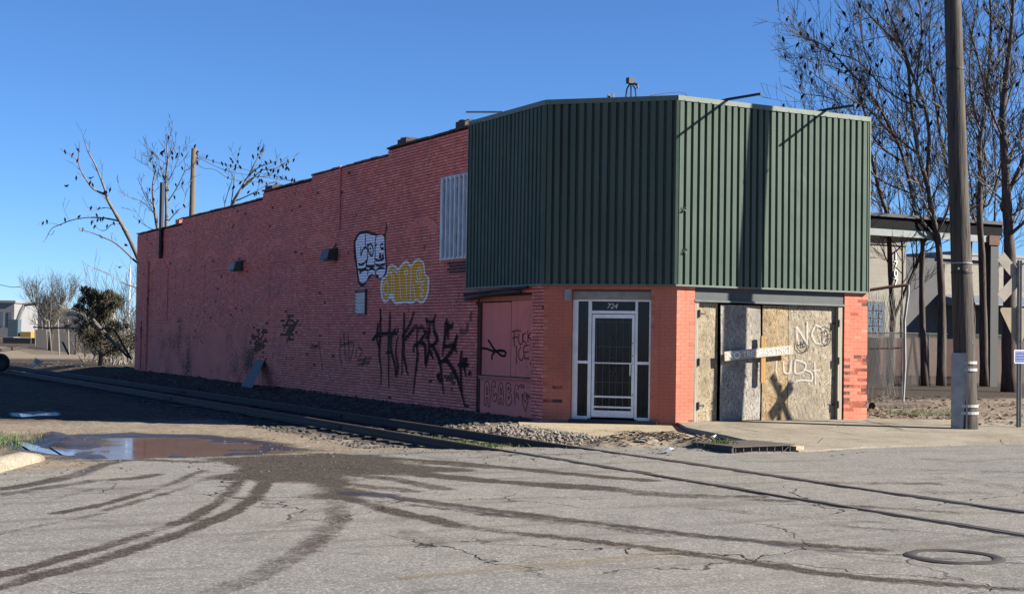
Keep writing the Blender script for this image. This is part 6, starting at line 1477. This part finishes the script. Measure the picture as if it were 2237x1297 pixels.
def ebox(nm, a0, a1, b0, b1, z0, z1, mt):
    mb = MB(); V = [Vector(eb) + er * a + ef * b + Vector((0, 0, z)) for z in (z0, z1) for a, b in ((a0, b0), (a1, b0), (a1, b1), (a0, b1))]; mb.add(V, [(0, 3, 2, 1), (4, 5, 6, 7), (0, 1, 5, 4), (1, 2, 6, 5), (2, 3, 7, 6), (3, 0, 4, 7)]); mb.build(nm, mt, t)
ebox('track', -1.2, 2.4, -1.4, -.8, 0, .8, M_BLACK); ebox('track', -1.2, 2.4, .8, 1.4, 0, .8, M_BLACK); ebox('body', .9, 2.3, -1.0, 1.0, .85, 1.6, M_YEL); ebox('cab', -.7, .6, -1.1, .2, .9, 3.2, M_TEAL)
mb = MB(); mb.tube([Vector(eb) + er * q[0] + Vector((0, 0, q[1])) for q in ((-.2, 1.6), (.6, 4.2), (1.0, 5.2), (3.4, 5.4))], [.35, .3, .25, .2], 6); mb.build('boom', M_FARW, t)
mb = MB(); mb.tube([Vector(eb) + er * q[0] + Vector((0, 0, q[1])) for q in ((3.4, 5.4), (3.0, 4.2))], [.2, .3], 6); mb.build('bucket', M_BLACK, t)
for k, (a, b, c, d, lb) in enumerate(((-30, 714, 24, 715, 'stacked pale timbers beside the excavator'), (0, 740, 74, 731, 'rusty brown beam lying across the far yard'), (0, 768, 58, 761, 'dark weathered timber lying near the yard entrance'))):
    p, q = G(a, b + (12 if k == 0 else 0), .0), G(c, d + (12 if k == 0 else 0), .0); mb = MB(); mb.tube([p + (0, 0, .15), q + (0, 0, .15)], .16 + .1 * (k == 0), 4); tag(mb.build('timber', [M_PALEWOOD, M_RUST, M_OLDBOARD][k]), lb, 'timber')
mb = MB(); q = atD(283, 640, 110); mb.tube([(q[0], q[1], 0), (q[0], q[1], atD(283, 578, 110)[2])], .06, 6); tag(mb.build('white_post', M_WHITE), 'thin white mast far behind the brush', 'mast')

# ------------------------------------------------------------------ litter, leaves and grass
def leaves(name, pts, sz, mat, label):
    n = len(pts); a = NR.uniform(0, 6.28, n); t_ = NR.uniform(-.5, .5, (n, 2)); c, s = np.cos(a), np.sin(a); q = []
    for (u_, v_) in ((-1, -.15), (0, -.55), (1, .0), (0, .55)):
        L = sz * u_; W = sz * v_; q.append(np.stack([pts[:, 0] + c * L - s * W, pts[:, 1] + s * L + c * W, pts[:, 2] + .012 + L * t_[:, 0] + W * t_[:, 1] + sz * .4], 1))
    V = np.stack(q, 1).reshape(-1, 3); Fc = np.arange(n * 4).reshape(-1, 4)
    return tag(np_mesh(name, V, Fc, mat), label, kind='stuff')
p = np.concatenate([scat(1500, 7.2, 18, .5, 9), scat(500, 6.9, 13, -3.4, .6), scat(300, 7.1, 9.5, .2, 3)])
leaves('leaf_litter', p, NR.uniform(.03, .085, len(p)), M_LEAF, 'brown leaf litter on the ground right of the building')
lp = []
for a, b in zip(MOUND[:-1], MOUND[1:]):
    for k in range(70): u_ = RNG.random(); lp.append((a[0] + (b[0] - a[0]) * u_ + RNG.gauss(0, .22), a[1] + (b[1] - a[1]) * u_ + RNG.gauss(0, .22)))
lp = np.array(lp); p = np.stack([lp[:, 0], lp[:, 1], terrain(lp[:, 0], lp[:, 1])], 1)
leaves('leaf_litter', p, NR.uniform(.02, .06, len(p)), M_LEAF, 'brown leaf litter on the dirt heap beside the drain')
mb = MB()
for k in range(110):
    i = RNG.randrange(len(p)); q = p[i]; a = RNG.uniform(0, 6.28); L = RNG.uniform(.1, .35); mb.tube([q + (0, 0, .02), q + (L * .5 * math.cos(a), L * .5 * math.sin(a), .05), q + (L * math.cos(a + .3), L * math.sin(a + .3), .02)], .006, 3)
tag(mb.build('twig_litter', M_OLDBOARD), 'dark twigs tangled on the dirt heap beside the drain', kind='stuff')
for (a, b, lb, mt) in ((1405, 973, 'crumpled pale blue wrapper on the dirt heap', plain('pale_blue_wrapper', (.5, .62, .66), .5)), (1462, 987, 'white scrap of paper at the foot of the dirt heap', M_WHITE), (1563, 951, 'white cup lid lying by the pavement crack', M_WHITE)):
    q = G(a, b, .03); zt3 = max(tz(q[0], q[1]), zA(q[0], q[1]) if b < 960 else -1) + .02; mb = MB(); V = [(q[0] + .09 * math.cos(t), q[1] + .07 * math.sin(t), zt3 + RNG.uniform(0, .06)) for t in np.linspace(0, 5.5, 7)]; mb.add([(q[0], q[1], zt3 + .07)] + V, [(0, k, k + 1) for k in range(1, 7)] + [(0, 7, 1)]); tag(mb.build('litter_scrap', mt), lb, 'litter')
def grass(pts, h, label, lean=.35):
    n = len(pts); a = NR.uniform(0, 6.28, n); hh = h * NR.uniform(.5, 1.3, n); w = .006; lx, ly = NR.normal(0, lean, n) * hh, NR.normal(0, lean, n) * hh; c, s = np.cos(a) * w, np.sin(a) * w
    V = np.stack([np.stack([pts[:, 0] - c, pts[:, 1] - s, pts[:, 2]], 1), np.stack([pts[:, 0] + c, pts[:, 1] + s, pts[:, 2]], 1), np.stack([pts[:, 0] + lx, pts[:, 1] + ly, pts[:, 2] + hh], 1)], 1).reshape(-1, 3)
    tag(np_mesh('grass', V, np.arange(3 * n).reshape(-1, 3), M_GRASS), label, kind='stuff')
def gscat(n, cx_, cy_, sx_, sy_):
    x, y = NR.normal(cx_, sx_, n), NR.normal(cy_, sy_, n); return np.stack([x, y, terrain(x, y)], 1)
g0 = G(985, 955, -.05); p = gscat(2600, -3.45, g0[1] - .1, .30, .85); p = p[(p[:, 0] > -4.1) & (p[:, 0] < -2.85)]; grass(p, .07, 'bright green grass growing between the rails')
g1_ = G(2, 948, -.05); grass(gscat(1200, g1_[0] - .2, g1_[1], .35, .7), .09, 'green grass at the edge of the rutted dirt')
g2 = G(1985, 905, .05); grass(gscat(1500, g2[0], g2[1], 1.0, .5), .07, 'thin green grass among the leaves beside the log')
g3 = G(1578, 978, .05); grass(gscat(300, g3[0], g3[1], .12, .12), .10, 'small green weed beside the storm drain')
